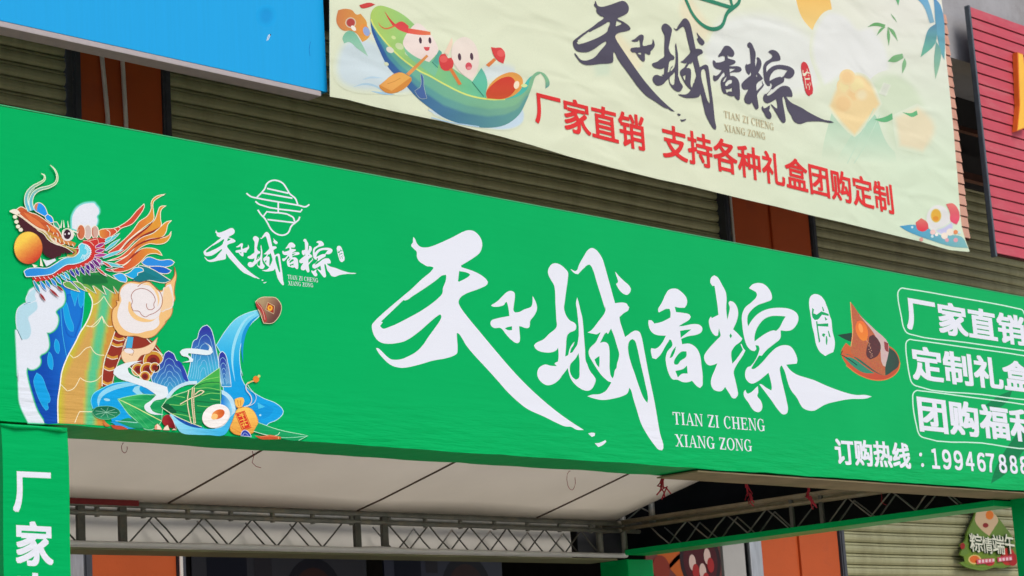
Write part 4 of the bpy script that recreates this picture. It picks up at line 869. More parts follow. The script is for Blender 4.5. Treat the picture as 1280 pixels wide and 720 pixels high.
# big curled cloud
cloud = L(DD,"490,282 440,276 380,282 335,318 316,370 318,436 292,430 300,462 268,500 258,560 270,640 300,690") + L(DG,"185,70 215,100 255,112 330,112 400,128 455,112 500,66 545,8") + L(DD,"690,610 738,560 755,500 747,470 775,420 768,370 774,300 786,230 768,150 768,225 738,270 700,292 690,332 656,350 605,320 570,282 530,272")
P.outl(cloud, (238,192,126), .8, (170,96,60)); P.fill(L(DD,"400,290 340,330 325,380 335,425 320,470 305,520 305,580 340,650 400,690 470,700 540,682 600,668 645,625 642,570 660,520 715,500 752,440 750,330 740,295 705,310 690,345 655,365 610,335 560,292 480,298"), (234,229,228))
P.line(L(DD,"402,440 408,510 450,565 520,592 590,592 640,560"), lambda f: 5.5*math.sin(math.pi*min(1,f+.12))+.3, (240,198,134)); P.line(L(DD,"500,305 560,300 610,340 640,420 632,480"), lambda f: 3*math.sin(math.pi*f)+.2, (242,204,146))
P.soft(L(DD,"690,330 720,320 750,420 740,480 690,500 660,520"), (240,206,160), 2, 1, (234,229,228))
P.line(L(DD,"468,318 500,292 560,275 600,310 650,360 672,430 655,490 610,530 560,550 535,565 500,548 480,520 430,515 415,470 425,440 415,395 440,352 500,332 560,350 600,390 612,430 600,460 605,490 580,506 552,500 540,475 542,455"), .75, (160,84,62))
P.outl(L(DG,"480,120 455,195 420,232 365,248 330,300 300,292 270,312 240,282 226,240 240,208 280,196 320,200 380,190 430,165"), (240,208,168), .6, (190,120,80)); P.line(L(DG,"240,215 290,196 315,215 305,245 280,240"), .6, (150,84,70)); P.fill(ell(110+280/5.54,400+215/5.54,6,3,10), (232,226,228))
P.build('dragon_body_print', M['ink_green'], head)

P = PG(50)
# white puff behind the horns
puff = L(DA,"640,620 638,560 645,500 685,430 745,392 800,382 850,384") + L(DB,"130,168 154,200 156,238 138,264 145,300 126,350 60,390 0,390")
P.soft(puff, (150,226,236), 2.4, .85); P.fill([(110 + (x - 110) * .95, 275 + (y - 275) * .95) for x, y in puff], (226,231,240))
# green collar and tail feathers
P.outl(L(DD,"0,170 100,200 160,195 300,260 380,282 330,330 312,372 268,312 288,378 220,335 180,305 213,388 130,325 96,300 132,378 60,330 0,300 -40,240"), (36,142,66), .9)
P.soft(L(DD,"20,240 100,225 200,250 220,280 100,290 30,290"), (14,104,52), 3, .8, (36,142,66))
for q in ("10,295 60,300 130,375 70,335","95,298 130,315 213,385 160,345"): P.fill(L(DD,q), (112,172,74))
for q in ("515,480 560,470 600,500 652,556 570,530 520,502","590,470 650,480 712,555 640,520"): P.outl(L(DC,q), (106,166,72), .8)
for q, c in (("500,120 550,75 650,100 740,97 770,117 750,140 680,158 590,155 520,138",(42,142,226)),("560,150 680,155 745,186 720,208 650,206 590,180",(22,98,200)),("440,270 480,140 560,160 740,266 690,286 560,264",(20,128,140)),("450,160 510,170 518,190 470,206 466,250 430,252 355,215 400,200",(30,168,226)),("265,225 340,208 382,255 375,282 320,272",(54,170,236))): P.outl(L(DD,q), c, .9)
P.fill(L(DD,"420,262 520,190 640,250 560,262 480,276"), (16,120,128))
# flame mane
def flame(x, y): return mix((212,76,50), (222,152,52), (x-148)/42)
for q in ("225,560 330,480 430,380 480,310 550,260 578,205 580,145 620,102 700,83 640,112 597,150 600,240 600,290 540,340 450,410 380,470 320,540 260,575",
          "255,575 320,545 390,470 470,400 560,340 610,290 632,230 652,187 702,178 662,212 656,290 662,340 600,390 500,430 440,470 370,540 300,580",
          "215,632 330,590 440,490 500,440 600,400 662,345 700,312 747,300 716,332 702,390 672,432 560,452 490,490 420,560 330,612",
          "280,648 380,590 470,500 560,455 680,440 722,420 743,388 736,430 700,478 640,495 560,490 480,530 420,600 350,662",
          "200,702 300,690 380,650 440,580 500,532 580,525 640,545 671,587 610,570 550,580 500,630 440,680 370,712 300,722"):
    P.fill(L(DB,q), flame, grid=.02); P.line(L(DB,q), .85, CR, closed=True)
for q in ("330,545 400,470 480,410 560,345 600,300","440,470 520,420 600,385 655,350","400,560 470,500 560,460 640,445 720,420","380,640 440,580 500,535"): P.line(L(DB,q), lambda f: 2.0*math.sin(math.pi*f)+.2, (150,44,36))
# horn and beads
P.fill(L(DB,"150,382 180,370 270,364 320,345 400,290 460,220 521,163 522,190 472,272 420,330 330,366 300,396 200,450 160,432"), lambda x,y: mix((222,150,60),(206,74,50),(x-122)/20)); P.line(L(DB,"150,382 180,370 270,364 320,345 400,290 460,220 521,163 522,190 472,272 420,330 330,366 300,396 200,450 160,432"), .85, CR, closed=True)
for q in ("215,375 240,395 240,425","275,368 295,385 296,400","310,350 325,362"): P.line(L(DB,q), .8, CR)
for cx, cy, rx, ry, c in ((118,395,30,52,(206,166,150)),(60,395,30,58,(208,186,178)),(4,395,34,60,(206,112,72))): P.outl(ell(100+cx/6.546, 230+cy/6.546, rx/6.546, ry/6.546), c, .9)
P.line(L(DB,"-10,360 -12,400 -8,440"), 1.3, (180,84,52)); P.line(L(DB,"100,360 98,400 104,430"), 1.2, (196,108,84))
# blue ruff, red band, purple barbs
P.fill(L(DB,"30,470 150,440 200,450 190,560 120,640 40,660 -60,680 -60,560"), (204,52,48))
P.fill(L(DC,"255,440 330,425 420,412 480,370 560,330 660,312 725,262 740,190 785,150 800,260 760,310 700,340 610,365 540,380 470,415 400,455 330,465 280,475"), (206,50,44))
for q in ("20,465 70,470 110,505","70,465 140,450 150,490"): P.line(L(DB,q), 1.4, (206,66,60)); P.line(L(DB,q), .5, CR)
def leaf(a, b, w, c, lc=(235,240,245), lw=.55):
    a, b = Vector(a), Vector(b); d = b - a; m = Vector((-d.y, d.x)).normalized() * w
    pts = [tuple(a + m * .5), tuple(a + d * .5 + m), tuple(b), tuple(a + d * .5 - m), tuple(a - m * .5)]
    P.fill(pts, c); P.line(pts, lw, lc, closed=True)
fan = [((270,465),(330,578),(36,150,180)),((325,470),(378,552),(46,140,216)),((368,462),(412,530),(46,140,216)),((412,450),(465,518),(46,140,216)),((452,432),(500,498),(46,150,216)),((488,415),(545,468),(60,176,216)),((522,398),(568,458),(60,176,216)),((566,378),(614,442),(44,56,160)),((612,368),(645,428),(44,56,160)),((652,354),(692,420),(52,46,150)),((690,344),(732,425),(76,36,140)),((716,322),(774,398),(110,32,120)),((742,302),(808,370),(120,36,130)),((764,276),(830,340),(110,34,120))]
for a, b, c in fan: leaf((a[0]/6.54, 280+a[1]/6.54), (b[0]/6.54, 280+b[1]/6.54), 2.1, c)
for a, b, c in (((120,520),(205,482),(166,40,120)),((122,556),(205,535),(166,40,120)),((115,590),(225,578),(176,60,140)),((100,622),(165,690),(110,34,120)),((70,640),(120,712),(100,34,124)),((40,655),(80,715),(84,34,130)),((130,615),(190,660),(176,70,150))): leaf((100+a[0]/6.546, 230+a[1]/6.546), (100+b[0]/6.546, 230+b[1]/6.546), 2.3, c)
for a, b, c in (((195,492),(322,403),(96,204,214)),((200,545),(326,448),(96,204,214)),((180,606),(352,538),(104,206,214)),((165,640),(356,686),(96,196,204)),((200,470),(260,430),(96,204,214))): leaf((100+a[0]/6.546, 230+a[1]/6.546), (100+b[0]/6.546, 230+b[1]/6.546), 2.0, c)
for a, b in (((180,640),(262,690)),((205,700),(268,712)),((130,690),(215,760))): leaf((100+a[0]/6.546, 230+a[1]/6.546), (100+b[0]/6.546, 230+b[1]/6.546), 1.6, (204,76,60))
for a, b in (((322,572),(366,634)),((402,535),(476,602)),((462,510),(512,552))): leaf((a[0]/6.54, 280+a[1]/6.54), (b[0]/6.54, 280+b[1]/6.54), 1.4, (150,36,40), (210,150,150), .3)
jaw = L(DC,"188,390 215,370 300,360 380,362 440,330 520,282 600,266 640,230 636,180 660,158 715,185 735,225 715,275 660,312 600,330 540,335 480,370 420,410 330,425 240,432 205,430 195,410")
P.fill(jaw, lambda x,y: mix((40,140,222),(96,206,228),(x-50)/48)); P.line(jaw, .9, (236,242,246), closed=True)
for k in range(13):
    t = math.radians(-75 + k * 16); P.line([(104+3.5*math.cos(t), 315+4*math.sin(t)), (104+9.5*math.cos(t), 315+10*math.sin(t))], .7, (228,244,248))
for k in range(13): P.line(L(DC, f"{270+k*38},{432-max(0,k-3)*13} {286+k*38},{452-max(0,k-3)*14}"), .7, (240,225,225))
# mouth, gums, pearl, snout
P.fill(L(DC,"160,-10 215,30 260,60 330,80 390,130 450,160 540,190 592,237 548,240 545,248 520,230 515,250 495,240 488,268 460,268 440,285 400,280 350,245 335,200 300,110 230,70 170,40") + L(DA,"165,515"), (70,28,36))
P.line(L(DC,"238,10 300,50 350,78 388,122 440,155 520,182 580,208 612,225 605,250 580,262 540,262"), 2.6, (176,158,70)); P.line(L(DC,"215,0 250,30 310,60 350,85 385,132 440,165 530,196 590,236"), .8, CR); P.line(L(DC,"530,182 590,200 640,205 632,235 600,270 540,272 470,285"), .7, CR)
P.fill(L(DA,"155,510 160,560 185,640 240,650 345,655 290,600 200,530"), (72,28,36)); P.fill(L(DC,"340,290 380,300 440,285 450,300 390,340 370,350"), (222,231,240))
P.fill(ell(222/6.54, 280+197/6.54, 17.8, 20.3), lambda x,y: mix((246,206,80), (204,62,40), ((x-26)*.62 + (y-303)*.8)/30 + .1*noise.noise(Vector((x*.7,y*.7,0)))), sm=False, grid=.01); P.line(ell(222/6.54, 280+197/6.54, 17.8, 20.3), .5, (130,80,40), closed=True, sm=False)
P.fill(L(DC,"322,270 345,350 318,345"), CR); P.fill(L(DC,"255,330 300,345 270,362"), CR)
snout = L(DA,"135,450 180,425 225,447 250,470 320,495 430,570 520,640 555,700 600,735 540,770 470,740 400,660 330,620 260,570 200,520 160,485")
P.fill(snout, lambda x,y: mix((212,116,56),(186,72,42), .5+.5*noise.noise(Vector((x*.3,y*.3,0))))); P.line(snout, .9, CR, closed=True)
P.fill(L(DA,"200,470 290,520 360,575 400,625 330,600 260,550"), (222,120,66)); P.line(L(DA,"110,478 190,520 270,580 330,620 400,650 460,720 540,770"), lambda f: 1.4+1.2*math.sin(math.pi*f), (232,214,186))
for q, c in (("75,465 110,450 140,452 170,480 130,490 95,475",(238,232,214)),("295,430 312,396 345,388 390,420 420,490 395,512 340,482 302,456",(30,150,235)),("395,510 420,490 460,520 472,560 450,572 400,530",(30,150,235)),("470,560 500,560 527,612 520,628 472,586",(50,170,130))): P.outl(L(DA,q), c, .9)
P.fill(L(DA,"300,430 315,398 335,395 322,440 325,465"), (214,130,84))
for cx, cy in ((125,515),(138,560),(152,602),(176,632)): P.outl(ell(cx/7.2, 200+cy/7.2, 2.6, 2.4), (238,234,214), .4, (190,190,150))
for a, b in ((410,590),(450,620),(490,650),(430,660),(475,690)): P.line(L(DA,f"{a},{b} {a+22},{b+30} {a+16},{b+58}"), .9, CR)
for q, c in (("420,600 470,610 500,660 460,650",(226,130,60)),("400,640 450,660 500,700 450,710",(196,150,66)),("500,690 550,700 560,740 520,745",(196,140,70))): P.fill(L(DA,q), c)
P.fill(L(DC,"380,90 420,100 520,165 600,185 610,160 560,140 500,130 430,90"), (206,130,62))
for k in range(6): P.line(L(DC, f"{400+k*36},{96+k*14} {412+k*36},{140+k*10}"), .8, CR)
# eye
P.fill(ell(597/7.2, 200+682/7.2, 7.6, 7.2), (232,224,222)); P.fill(ell(594/7.2, 200+674/7.2, 4.6, 6), (54,26,42)); P.fill(ell(609/7.2, 200+666/7.2, 1.3, 1.3, n=10), (245,240,240)); P.fill(ell(574/7.2, 200+672/7.2, .9, 1.1, n=10), (230,220,225))
P.line(L(DA,"545,690 555,640 590,622 635,640 650,690"), 1.1, CR)
for q in ("535,615 547,545","565,612 560,545","605,612 597,550","640,640 690,660 700,630","640,650 670,690"): P.line(L(DA,q), lambda f: 1.7*(1-f)+.3, (232,240,220))
# whiskers
for q in ("255,462 225,390 232,310 280,250 350,210 386,182 388,145 358,125","280,458 265,380 288,310 340,270 430,245 490,208 503,150 480,90 438,48"):
    P.line(L(DA,q), lambda f: 5.2*(1-f)**.6+.5, (226,240,214)); P.line(L(DA,q), lambda f: max(.15, 5.2*(1-f)**.6-1.4), (96,190,226), col2=(196,184,74))
P.line(L(DA,"268,455 245,385 256,310 300,262"), .6, (214,240,240))
P.build('dragon_head_print', M['ink_green'], head)

# ------------------------------------------------------------------ landscape with rice dumpling bowl, jar and purse
P = PG(50)
stream = L(DI,"615,165 540,185 450,230 370,320 300,430 330,480 370,560 395,640") + L(DK,"60,150 120,330 200,560 370,500 455,515 470,500 540,470 595,420 602,385 540,320 430,275 350,230 280,180 235,110 215,20") + L(DI,"500,660 482,600 478,460 520,330 570,260 625,205")
P.fill(stream, lambda x,y: mix((120,214,240),(8,160,226),(y-395)/70)); P.line(stream, .8, (190,236,246), closed=True)
P.line(L(DI,"600,190 530,230 470,320 430,440 420,560 440,700"), lambda f: 3.4*math.sin(math.pi*f)+.3, (150,222,244)); P.line(L(DI,"620,205 560,255 515,330 495,430 500,560"), lambda f: 4*math.sin(math.pi*f)+.3, (20,150,214)); P.fill(L(DK,"330,330 420,320 520,370 480,430 380,470 340,400"), (4,150,220)); P.fill(L(DK,"370,310 440,350 380,370"), (70,190,230)); P.fill(ell(270+395/7.2,460+425/7.2,1.3,1.3), (180,232,246))
mounts = [(L(DI,"78,690 100,600 112,520 120,420 135,392 155,382 170,330 196,292 230,278 258,305 275,350 290,420 310,520 322,600 320,720 200,740"), (257,406), (253,478)), (L(DI,"318,520 325,492 345,475 368,498 385,560 400,640 412,740 340,740 322,640"), (277,440), (281,484)), (L(DG,"435,405 455,360 475,320 510,290 530,232 555,214 590,235 612,280 640,300 665,340 695,425 640,460 545,520 480,470"), (210,439), (212,492))]
for pts, top, base in mounts:
    P.fill(pts, lambda x, y, t=top: mix((44,54,158),(62,178,216),(y-t[1]-6)/46)); P.line(pts, .8, (214,238,246), closed=True)
    for k in (.84, .68, .52, .37, .23):
        sc = [(base[0] + (x - base[0]) * k, base[1] + (y - base[1]) * (k*.94+.04)) for x, y in pts]
        xs = [s for s in smooth(sc, True) if s[1] < base[1] - 3]
        i0 = max(range(len(xs)), key=lambda i: math.hypot(xs[i][0]-xs[i-1][0], xs[i][1]-xs[i-1][1])); xs = xs[i0:] + xs[:i0]
        P.line(xs, .5, (150,206,234), sm=False)
P.fill(L(DG,"605,285 630,285 660,330 695,425 670,420 640,350"), (40,66,170))
pond = L(DH,"470,60 330,75 210,130 130,180 105,250 125,330 200,312 300,420 330,480 480,530 600,520 500,410 560,330 700,190 600,170 700,130 560,80")
P.fill(pond, (4,162,228)); P.line(pond[:6], .9, (120,220,240)); P.line(L(DH,"560,75 400,100 280,140 205,195 180,260 185,310"), lambda f: 5.5*math.sin(math.pi*min(1,f*.8+.2))+.4, (140,212,238)); P.fill(L(DH,"520,150 545,110 600,95 590,140 640,185 570,185"), (150,216,238)); P.fill(L(DH,"600,150 660,105 700,130 740,180 650,180"), (18,150,216)); P.fill(ell(100+265/8,470+238/8,4,1.6,10), (160,222,240))
road = L(DG,"172,372 180,340 225,310 300,290 372,283 300,312 272,335 280,365 335,400 440,430 545,465 550,520 520,545 455,562 425,600 445,632 522,657 440,652 392,622 388,592 430,560 470,520 400,472 290,432 210,405")
leafA = L(DH,"372,232 480,205 600,186 740,190 872,202 830,300 815,380 810,452 720,535 640,530 560,450 480,380 420,300")
P.fill(leafA, lambda x,y: mix((60,184,100),(10,150,84),(x-150)/50 + .3*math.sin(x*1.1+y*.4))); P.line(leafA, .9, (150,226,180), closed=True); P.line(L(DH,"385,235 560,320 700,395 812,452"), 1.1, (214,232,150))
for q in ("420,260 560,380 680,520","400,240 600,300 800,360","420,235 620,240 800,260","410,250 540,400 640,525","420,255 640,400 740,480"): P.line(L(DH,q), .35, (90,200,130))
P.fill(L(DH,"370,460 480,420 560,455 640,525 520,522 440,490"), (24,150,96)); P.line(L(DH,"350,450 480,460 570,468"), .8, (170,232,220)); P.line(L(DH,"300,460 420,500 520,524"), .9, (60,170,230))
P.fill(road, (226,235,240))
P.fill(L(DI,"25,482 42,463 130,455 240,470 246,440 203,403 258,440 273,482 250,500 150,496 90,490 86,502 126,535 120,555 40,560 96,545 90,525 40,507"), (226,240,244))
pad = [(100+x/8,470+y/8) for x, y in ((115,362),(150,318),(220,303),(320,310),(385,345),(398,375),(350,412),(250,436),(160,415))]
P.fill(pad, lambda x,y: mix((4,92,66),(40,150,100),(y-508)/16)); P.line(pad, .5, (120,200,150), closed=True)
for k in range(9):
    t = 2*math.pi*k/9; P.line([(132,515.5), (132+14*math.cos(t), 516+6.5*math.sin(t))], .45, (150,214,180))
P.fill(L(DH,"300,490 420,505 480,535 330,525"), (186,72,44)); P.fill(L(DH,"230,440 270,480 300,500 250,505 225,470"), (210,120,60))
# bowl, dumpling, egg
P.line(L(DJ,"130,275 200,192 300,142 400,132"), 4.2, (196,226,240)); P.fill(L(DJ,"605,190 680,230 738,310 742,420 700,520 650,600 560,560 600,300"), (186,224,242)); P.fill(L(DJ,"612,230 660,260 705,330 712,420 640,470 612,330"), lambda x,y: mix((20,120,210),(150,214,240),(x-276)/13))
bowl = L(DJ,"146,400 185,428 300,508 450,545 560,548 640,522 700,440 742,400 700,520 645,603 500,605 400,602 260,585 205,515")
P.fill(bowl, lambda x,y: mix((150,222,244),(60,180,230),(x-215)/60)); P.fill(L(DJ,"183,428 300,478 462,542 400,540 320,520 240,478"), (8,78,164)); P.line(L(DJ,"185,428 300,478 462,542"), .5, (90,170,220))
zz = L(DJ,"78,352 110,310 135,280 200,250 280,215 350,188 382,158 480,80 602,-2 605,100 610,320 560,360 520,372 460,430 440,532 330,492 180,420 110,384")
P.fill(zz, lambda x,y: mix((70,178,74),(10,140,74),(y-478)/12 + .35*math.sin(y*1.5+x*.1))); P.fill(L(DJ,"78,352 110,320 150,330 220,400 180,420 110,384"), (8,88,50))
for q in ("200,250 290,268","390,150 470,110 600,82","380,190 500,180 605,200","440,250 520,228 608,234","400,340 480,350 520,350","520,280 560,286 605,290","150,330 260,335 300,320","180,412 300,430 380,460"): P.line(L(DJ,q), .7, (140,220,110))
for q in ("370,170 480,135 604,130","360,230 480,205 606,215","390,300 500,310 600,310","120,370 200,380 320,410","390,400 440,400"): P.line(L(DJ,q), .8, (10,104,58))
P.line(L(DJ,"78,352 135,280 350,188 382,158 602,-2"), .7, (200,240,190)); P.line(L(DJ,"604,0 612,320"), .6, (190,236,180)); P.line(L(DJ,"80,354 180,420 330,490 440,532"), .9, (230,240,200))
for q in ("325,198 312,300 325,400 348,505","358,175 352,300 372,505","374,178 368,300 384,500","246,328 330,280 440,232 462,212 430,204 378,242"):
    P.line(L(DJ,q), 1.7, (120,120,70)); P.line(L(DJ,q), 1.15, (236,228,186))
for k in range(18): P.line(L(DJ, f"{355+k*.8},{190+k*17} {370+k*.8},{198+k*17}"), .4, (150,110,70)); P.k -= .7
P.fill(ell(190+570/7.2, 460+435/7.2, 18, 14.2, -24), (226,214,206)); P.fill(ell(190+568/7.2, 460+431/7.2, 17.6, 13.8, -24), (246,240,236)); P.fill(ell(190+588/7.2, 460+418/7.2, 8.6, 5.6, -26), lambda x,y: mix((214,96,40),(246,170,90),(274-x)/10)); P.fill(ell(190+555/7.2, 460+440/7.2, 4.4, 3.4, -26), (246,196,120))
# date, garlic, purse, twig
P.fill(L(DJ,"84,470 100,435 125,422 152,425 180,470 212,552 150,535 100,512"), lambda x,y: mix((170,40,42),(110,14,24),(x-202)/16)); P.line(L(DJ,"150,425 180,470 212,552"), .5, (230,200,190))
for q in ("15,552 22,525 40,503 65,525 82,558","92,560 110,530 135,514 152,562","170,560 190,545 215,560"): P.outl(L(DJ,q), (240,222,200), .4, (200,130,100))
P.fill(ell(190+28/7.2, 460+535/7.2, 1.6, 2.8), (230,160,130))
purse = L(DK,"118,550 140,480 165,410 185,370 240,352 310,370 355,430 372,500 350,560 300,598 230,608 150,590")
P.fill(L(DK,"160,282 185,272 230,268 246,292 240,320 222,352 185,362 165,330"), (246,190,88)); P.fill(purse, lambda x,y: mix((250,200,96),(226,150,58),(y-515)/32)); P.line(purse, .5, (190,120,40), closed=True); P.line(L(DK,"175,352 205,362 240,350"), 1, (206,130,50))
for q in ("130,540 170,560 240,600","185,290 195,345","215,285 212,345"): P.line(L(DK,q), .8, (214,140,56))
P.fill(L(DK,"163,412 250,385 312,540 228,568"), (214,58,36), sm=False); P.line(L(DK,"172,418 246,396 302,535 234,556"), .6, (246,190,80), closed=True, sm=False)
for q in ("200,425 240,412","195,440 245,425","222,410 240,460","205,475 255,460","215,500 270,480","240,470 262,520","225,520 275,510","235,500 245,540"): P.line(L(DK,q), .9, (250,196,80))
P.line(L(DK,"245,352 290,335 312,300 305,255 262,190 270,142 330,120"), 1.2, (226,216,214)); P.line(L(DK,"270,350 335,315 352,255 300,190 275,150"), .9, (190,210,226)); P.fill(ell(270+352/7.2, 460+103/7.2, 3.8, 4), (232,130,46)); P.fill(ell(270+378/7.2, 460+76/7.2, 1.8, 1.8), (200,214,120)); P.line(L(DK,"275,142 300,128 328,116"), 1.6, (224,196,120))
P.fill(L(DK,"372,496 550,556 822,610 735,655 560,632 450,606 330,572"), (10,158,92)); P.line(L(DK,"374,494 550,556 820,610 735,654"), .8, (170,232,196)); P.line(L(DK,"330,572 450,605 545,605 565,580"), .8, (200,240,214)); P.line(L(DK,"560,628 700,626 815,612"), .7, (150,226,190))
P.fill(L(DK,"340,610 400,615 480,604 575,622 575,642 480,645 390,640"), (198,84,44)); P.line(L(DK,"390,620 480,612 560,626"), .7, (236,150,100)); P.line(L(DK,"556,620 552,642"), .8, (240,200,120))
P.outl(L(DK,"213,612 225,576 250,560 280,575 312,622"), (44,60,166), .6, (214,226,246)); P.line(L(DK,"230,610 245,585 262,590 285,618"), .5, (170,196,236))
# jar
jar = L(DI,"588,105 610,85 637,72 690,70 740,76 768,105 782,135 776,190 750,235 715,265 650,266 640,240 628,205 608,160")
P.fill(jar, lambda x,y: mix((176,150,112),(106,64,58),(x-322)/28 + (y-385)/40)); P.line(jar, .7, (226,214,180), closed=True)
P.fill(L(DI,"590,106 612,112 640,150 665,205 672,250 655,264 642,240 645,215 620,170 600,150"), (176,62,56)); P.line(L(DI,"600,110 640,165 660,240"), .6, (226,180,160))
P.line(L(DI,"680,110 730,137 726,196 665,165"), .8, (226,196,150), closed=True, sm=False); P.fill(L(DI,"682,114 727,139 723,191 668,163"), (160,52,34), sm=False); P.fill(ell(220+697/6, 360+152/6, 3.2, 3.6), (244,176,52)); P.fill(ell(220+697/6, 360+150/6, 1.3, 1.5), (206,96,36))
P.build('landscape_print', M['ink_green'], head)

# ------------------------------------------------------------------ red strings left hanging from the hem
def string(x, y, z, kind, label):
    o = MB(); R = random.Random(int(x * 100))
    if kind == 'loop':
        n = 14; s_ = .3 if px < 400 else .7; o.tube([(x + .05 * s_ * math.cos(t) + .004 * R.random(), y, z - .075 * s_ + .078 * s_ * math.sin(t)) for t in [math.radians(95 + 285 * k / n) for k in range(n + 1)]], .0016, 5)
    elif kind == 'tail':
        o.tube([(x, y, z), (x + .006, y, z - .03), (x - .002, y + .004, z - .055), (x + .02, y, z - .075), (x + .05, y, z - .08)], .0016, 5)
    else:
        for k in range(5):
            a = R.uniform(-.06, .06); b = R.uniform(-.07, .07)
            o.tube([(x, y, z + .01), (x + a * .5, y + .004 * k, z - .03 - .01 * k), (x + a, y, z - .055), (x + b * .4, y, z - .05 - .015 * k), (x + b, y, z - .085 - .012 * k)], .0045, 5)
        o.tube([(x, y, z + .015), (x - .004, y, z - .02)], .009, 6)
    ob = o.build('red_string', M['thread'], None, smooth=True)
    bb = [Vector(c) for c in ob.bound_box]; ctr = Vector((x, y, z)); ob.data.transform(Matrix.Translation(-ctr)); ob.location = ctr
    return tag(ob, label, 'string', 'red strings hanging from the green hem')
for px, py, kind, lab in ((160, 553, 'loop', 'thin curled string end below the rice dumpling bowl picture, leftmost of the hanging strings'),
    (321, 569, 'tail', 'short single thread dangling below the tip of the printed leaf by the white roof seam'),
    (718, 587, 'loop', 'long thin looped red string hanging in front of the white roof sheet'),
    (834, 597, 'knot', 'knotted red string bunch at the right corner of the white roof sheet'),
    (938, 602, 'knot', 'knotted red string bunch against the black cloth above the rail, below the word ZONG'),
    (1016, 608, 'knot', 'knotted red string with a long tail crossing the brown side rail'),
    (1106, 612, 'tail', 'small red string end at the hem below the telephone number')):
    w = on_y(px, py, 8.30); string(w.x, 8.332, 3.05 if px < 900 else 3.036, kind, lab)

# ------------------------------------------------------------------ dumpling-shaped cut-out board on the shutter at the right
ZY = 12.90
c = (1160,610,6.54)
zb = empty('cutout_signboard', on_y(1238, 715, ZY), 'green dumpling shaped cut-out board with white lettering in front of the right shutter', 'signboard')
outline = L(c,"440,112 470,125 520,180 580,250 640,330 690,400 720,470 745,540 752,590 700,625 620,655 545,650 460,672 380,665 310,645 258,612 300,600 330,598 290,560 262,545 290,470 262,480 270,455 300,440 320,370 380,230 405,150")
m = MB(); o_ = [on_y(x, y, ZY) for x, y in smooth(outline)]; n = len(o_)
tris = tessellate_polygon([[Vector((q.x, q.z, 0)) for q in o_]])
m.add([(q.x, ZY, q.z) for q in o_] + [(q.x, ZY + .02, q.z) for q in o_], [tuple(t) for t in tris] + [tuple(n + i for i in t[::-1]) for t in tris] + [(i, (i + 1) % n, n + (i + 1) % n, n + i) for i in range(n)])
m.build('board', mat('leaf_green_board', s2l((98, 130, 40)), rough=.5), zb)
P = Print(ZY, .0006)
P.fill(L(c,"440,112 475,128 530,195 575,262 545,320 500,392 440,345 385,270 390,215 412,145"), (206,178,140)); P.fill(ell(1160+503/6.54, 610+222/6.54, 5, 5.6), (222,120,40)); P.fill(ell(1160+470/6.54, 610+305/6.54, 3.6, 3), (140,40,40))
P.fill(L(c,"290,560 360,520 420,515 480,530 540,560 600,520 690,560 740,560 745,600 690,625 545,640 420,650 300,620"), (112,140,46))
P.fill(ell(1160+380/6.54, 610+585/6.54, 8, 6), (226,196,120)); P.fill(ell(1160+378/6.54, 610+583/6.54, 6, 4.6), (224,110,44)); P.fill(ell(1160+650/6.54, 610+560/6.54, 9, 11), (190,56,44)); P.fill(ell(1160+690/6.54, 610+585/6.54, 6, 8), (170,40,40)); P.fill(ell(1160+280/6.54, 610+475/6.54, 3, 4), (150,40,36)); P.fill(ell(1160+500/6.54, 610+610/6.54, 6, 4), (190,50,50))
P.build('dumpling_print', M['ink_plain'], zb)
P = Print(ZY, .0006); P.k = 16
for col, b, d in (((34,74,36), .065, 0), ((228,230,208), .012, 0)):
    for ch, x0, x1, yt, yb in (('粽',320,425,368,520),('情',422,505,395,530),('端',500,600,380,535),('午',600,680,375,535)):
        text(P, ch, (1160+x0/6.54, 610+yt/6.54), (1160+x1/6.54, 610+(yt+12)/6.54), (1160+x0/6.54, 610+yb/6.54), (1160+x1/6.54, 610+(yb+12)/6.54), col, b)
P.build('board_lettering', M['ink_plain'], zb)
P = Print(ZY, .0006); P.k = 30
P.fill(L(c,"385,585 520,575 525,612 390,625"), (206,84,104), sm=False); P.fill(L(c,"555,568 675,555 680,592 560,606"), (206,84,104), sm=False)
for x in list(range(400, 515, 28)) + list(range(568, 670, 28)):
    y = 603 - (x - 390) * .085; P.fill(L(c, f"{x},{y-12} {x+18},{y-13} {x+19},{y+10} {x+1},{y+11}"), (240,200,206), sm=False); P.k -= .7
P.build('ribbon_print', M['ink_plain'], zb)

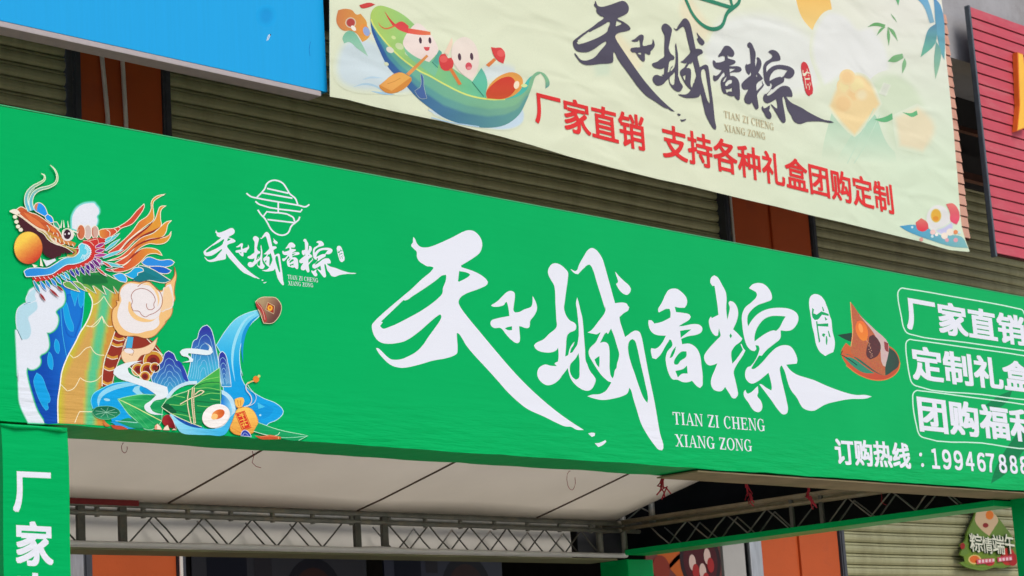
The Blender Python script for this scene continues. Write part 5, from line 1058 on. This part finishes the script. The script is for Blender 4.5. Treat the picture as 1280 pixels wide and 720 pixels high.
# ------------------------------------------------------------------ posters in the shop front behind the stall
def poster(x0, x1, z0, z1, y, col, label, paint):
    e = empty('poster', ((x0 + x1) / 2, y, z0), label, 'poster', None)
    m = MB(); m.box((x0, y, z0), (x1, y + .02, z1)); m.build('sheet', mat('poster_' + str(round(x0, 1)), s2l(col), rough=.45, var=.15, vscale=3), e)
    P = Print(y, .0006); paint(P, x0, x1, z0, z1); P.build('food_picture', M['ink_plain'], e)
def at(x, z, y): return proj((x, y, z))
def disc(P, x, z, r, col, q=1.): P.uvfill([[(x + r * math.cos(t), z + r * q * math.sin(t)) for t in [2 * math.pi * i / 24 for i in range(24)]]], col)
def quad(P, a, col): P.uvfill([a], col)
def p1(P, x0, x1, z0, z1):
    w = x1 - x0
    disc(P, x0 + .68 * w, z1 - .5, .30, (20,20,26)); disc(P, x0 + .68 * w, z1 - .5, .22, (40,24,22))
    quad(P, [(x0 + .08*w, z0 + .1), (x0 + .30*w, z0 + .1), (x0 + .30*w, z1 - .16), (x0 + .08*w, z1 - .12)], (14,16,26)); quad(P, [(x0 + .34*w, z1 - .36), (x0 + .44*w, z1 - .36), (x0 + .44*w, z1 - .1), (x0 + .34*w, z1 - .1)], (34,32,36))
def p2(P, x0, x1, z0, z1):
    quad(P, [(x0, z1-.25), (x0+.25, z1-.10), (x1-.05, z1-.8), (x1-.15, z1-.95)], (170,84,30)); quad(P, [(x0, z1-.7), (x0+.12, z1-.55), (x1-.1, z1-.1), (x1-.2, z1-.05)], (150,66,28))
    disc(P, x0+.72*(x1-x0), z1-.42, .30, (40,28,32)); disc(P, x0+.72*(x1-x0), z1-.42, .25, (70,24,30))
    for dx, dz in ((-.12,-.02),(.02,-.1),(.1,.04)): disc(P, x0+.72*(x1-x0)+dx, z1-.42+dz, .05, (196,170,160), 1.5); disc(P, x0+.72*(x1-x0)+dx+.04, z1-.5+dz, .05, (150,40,40), 1.4)
    disc(P, x0+.2, z1-.5, .12, (120,44,30))
poster(15.22, 16.30, 2.0, 3.5, FY - .13, (92,34,24), 'dark red food poster with orange bands beside the grey white board', p2)
poster(12.5, 13.9, 2.0, 3.35, FY + .40, (26,28,42), 'dark navy poster with a round dish left of the green rear leg', p1)
poster(10.5, 12.3, 2.0, 3.3, FY + .40, (24,24,30), 'dim dark poster with a round dish beside the left orange column', p1)
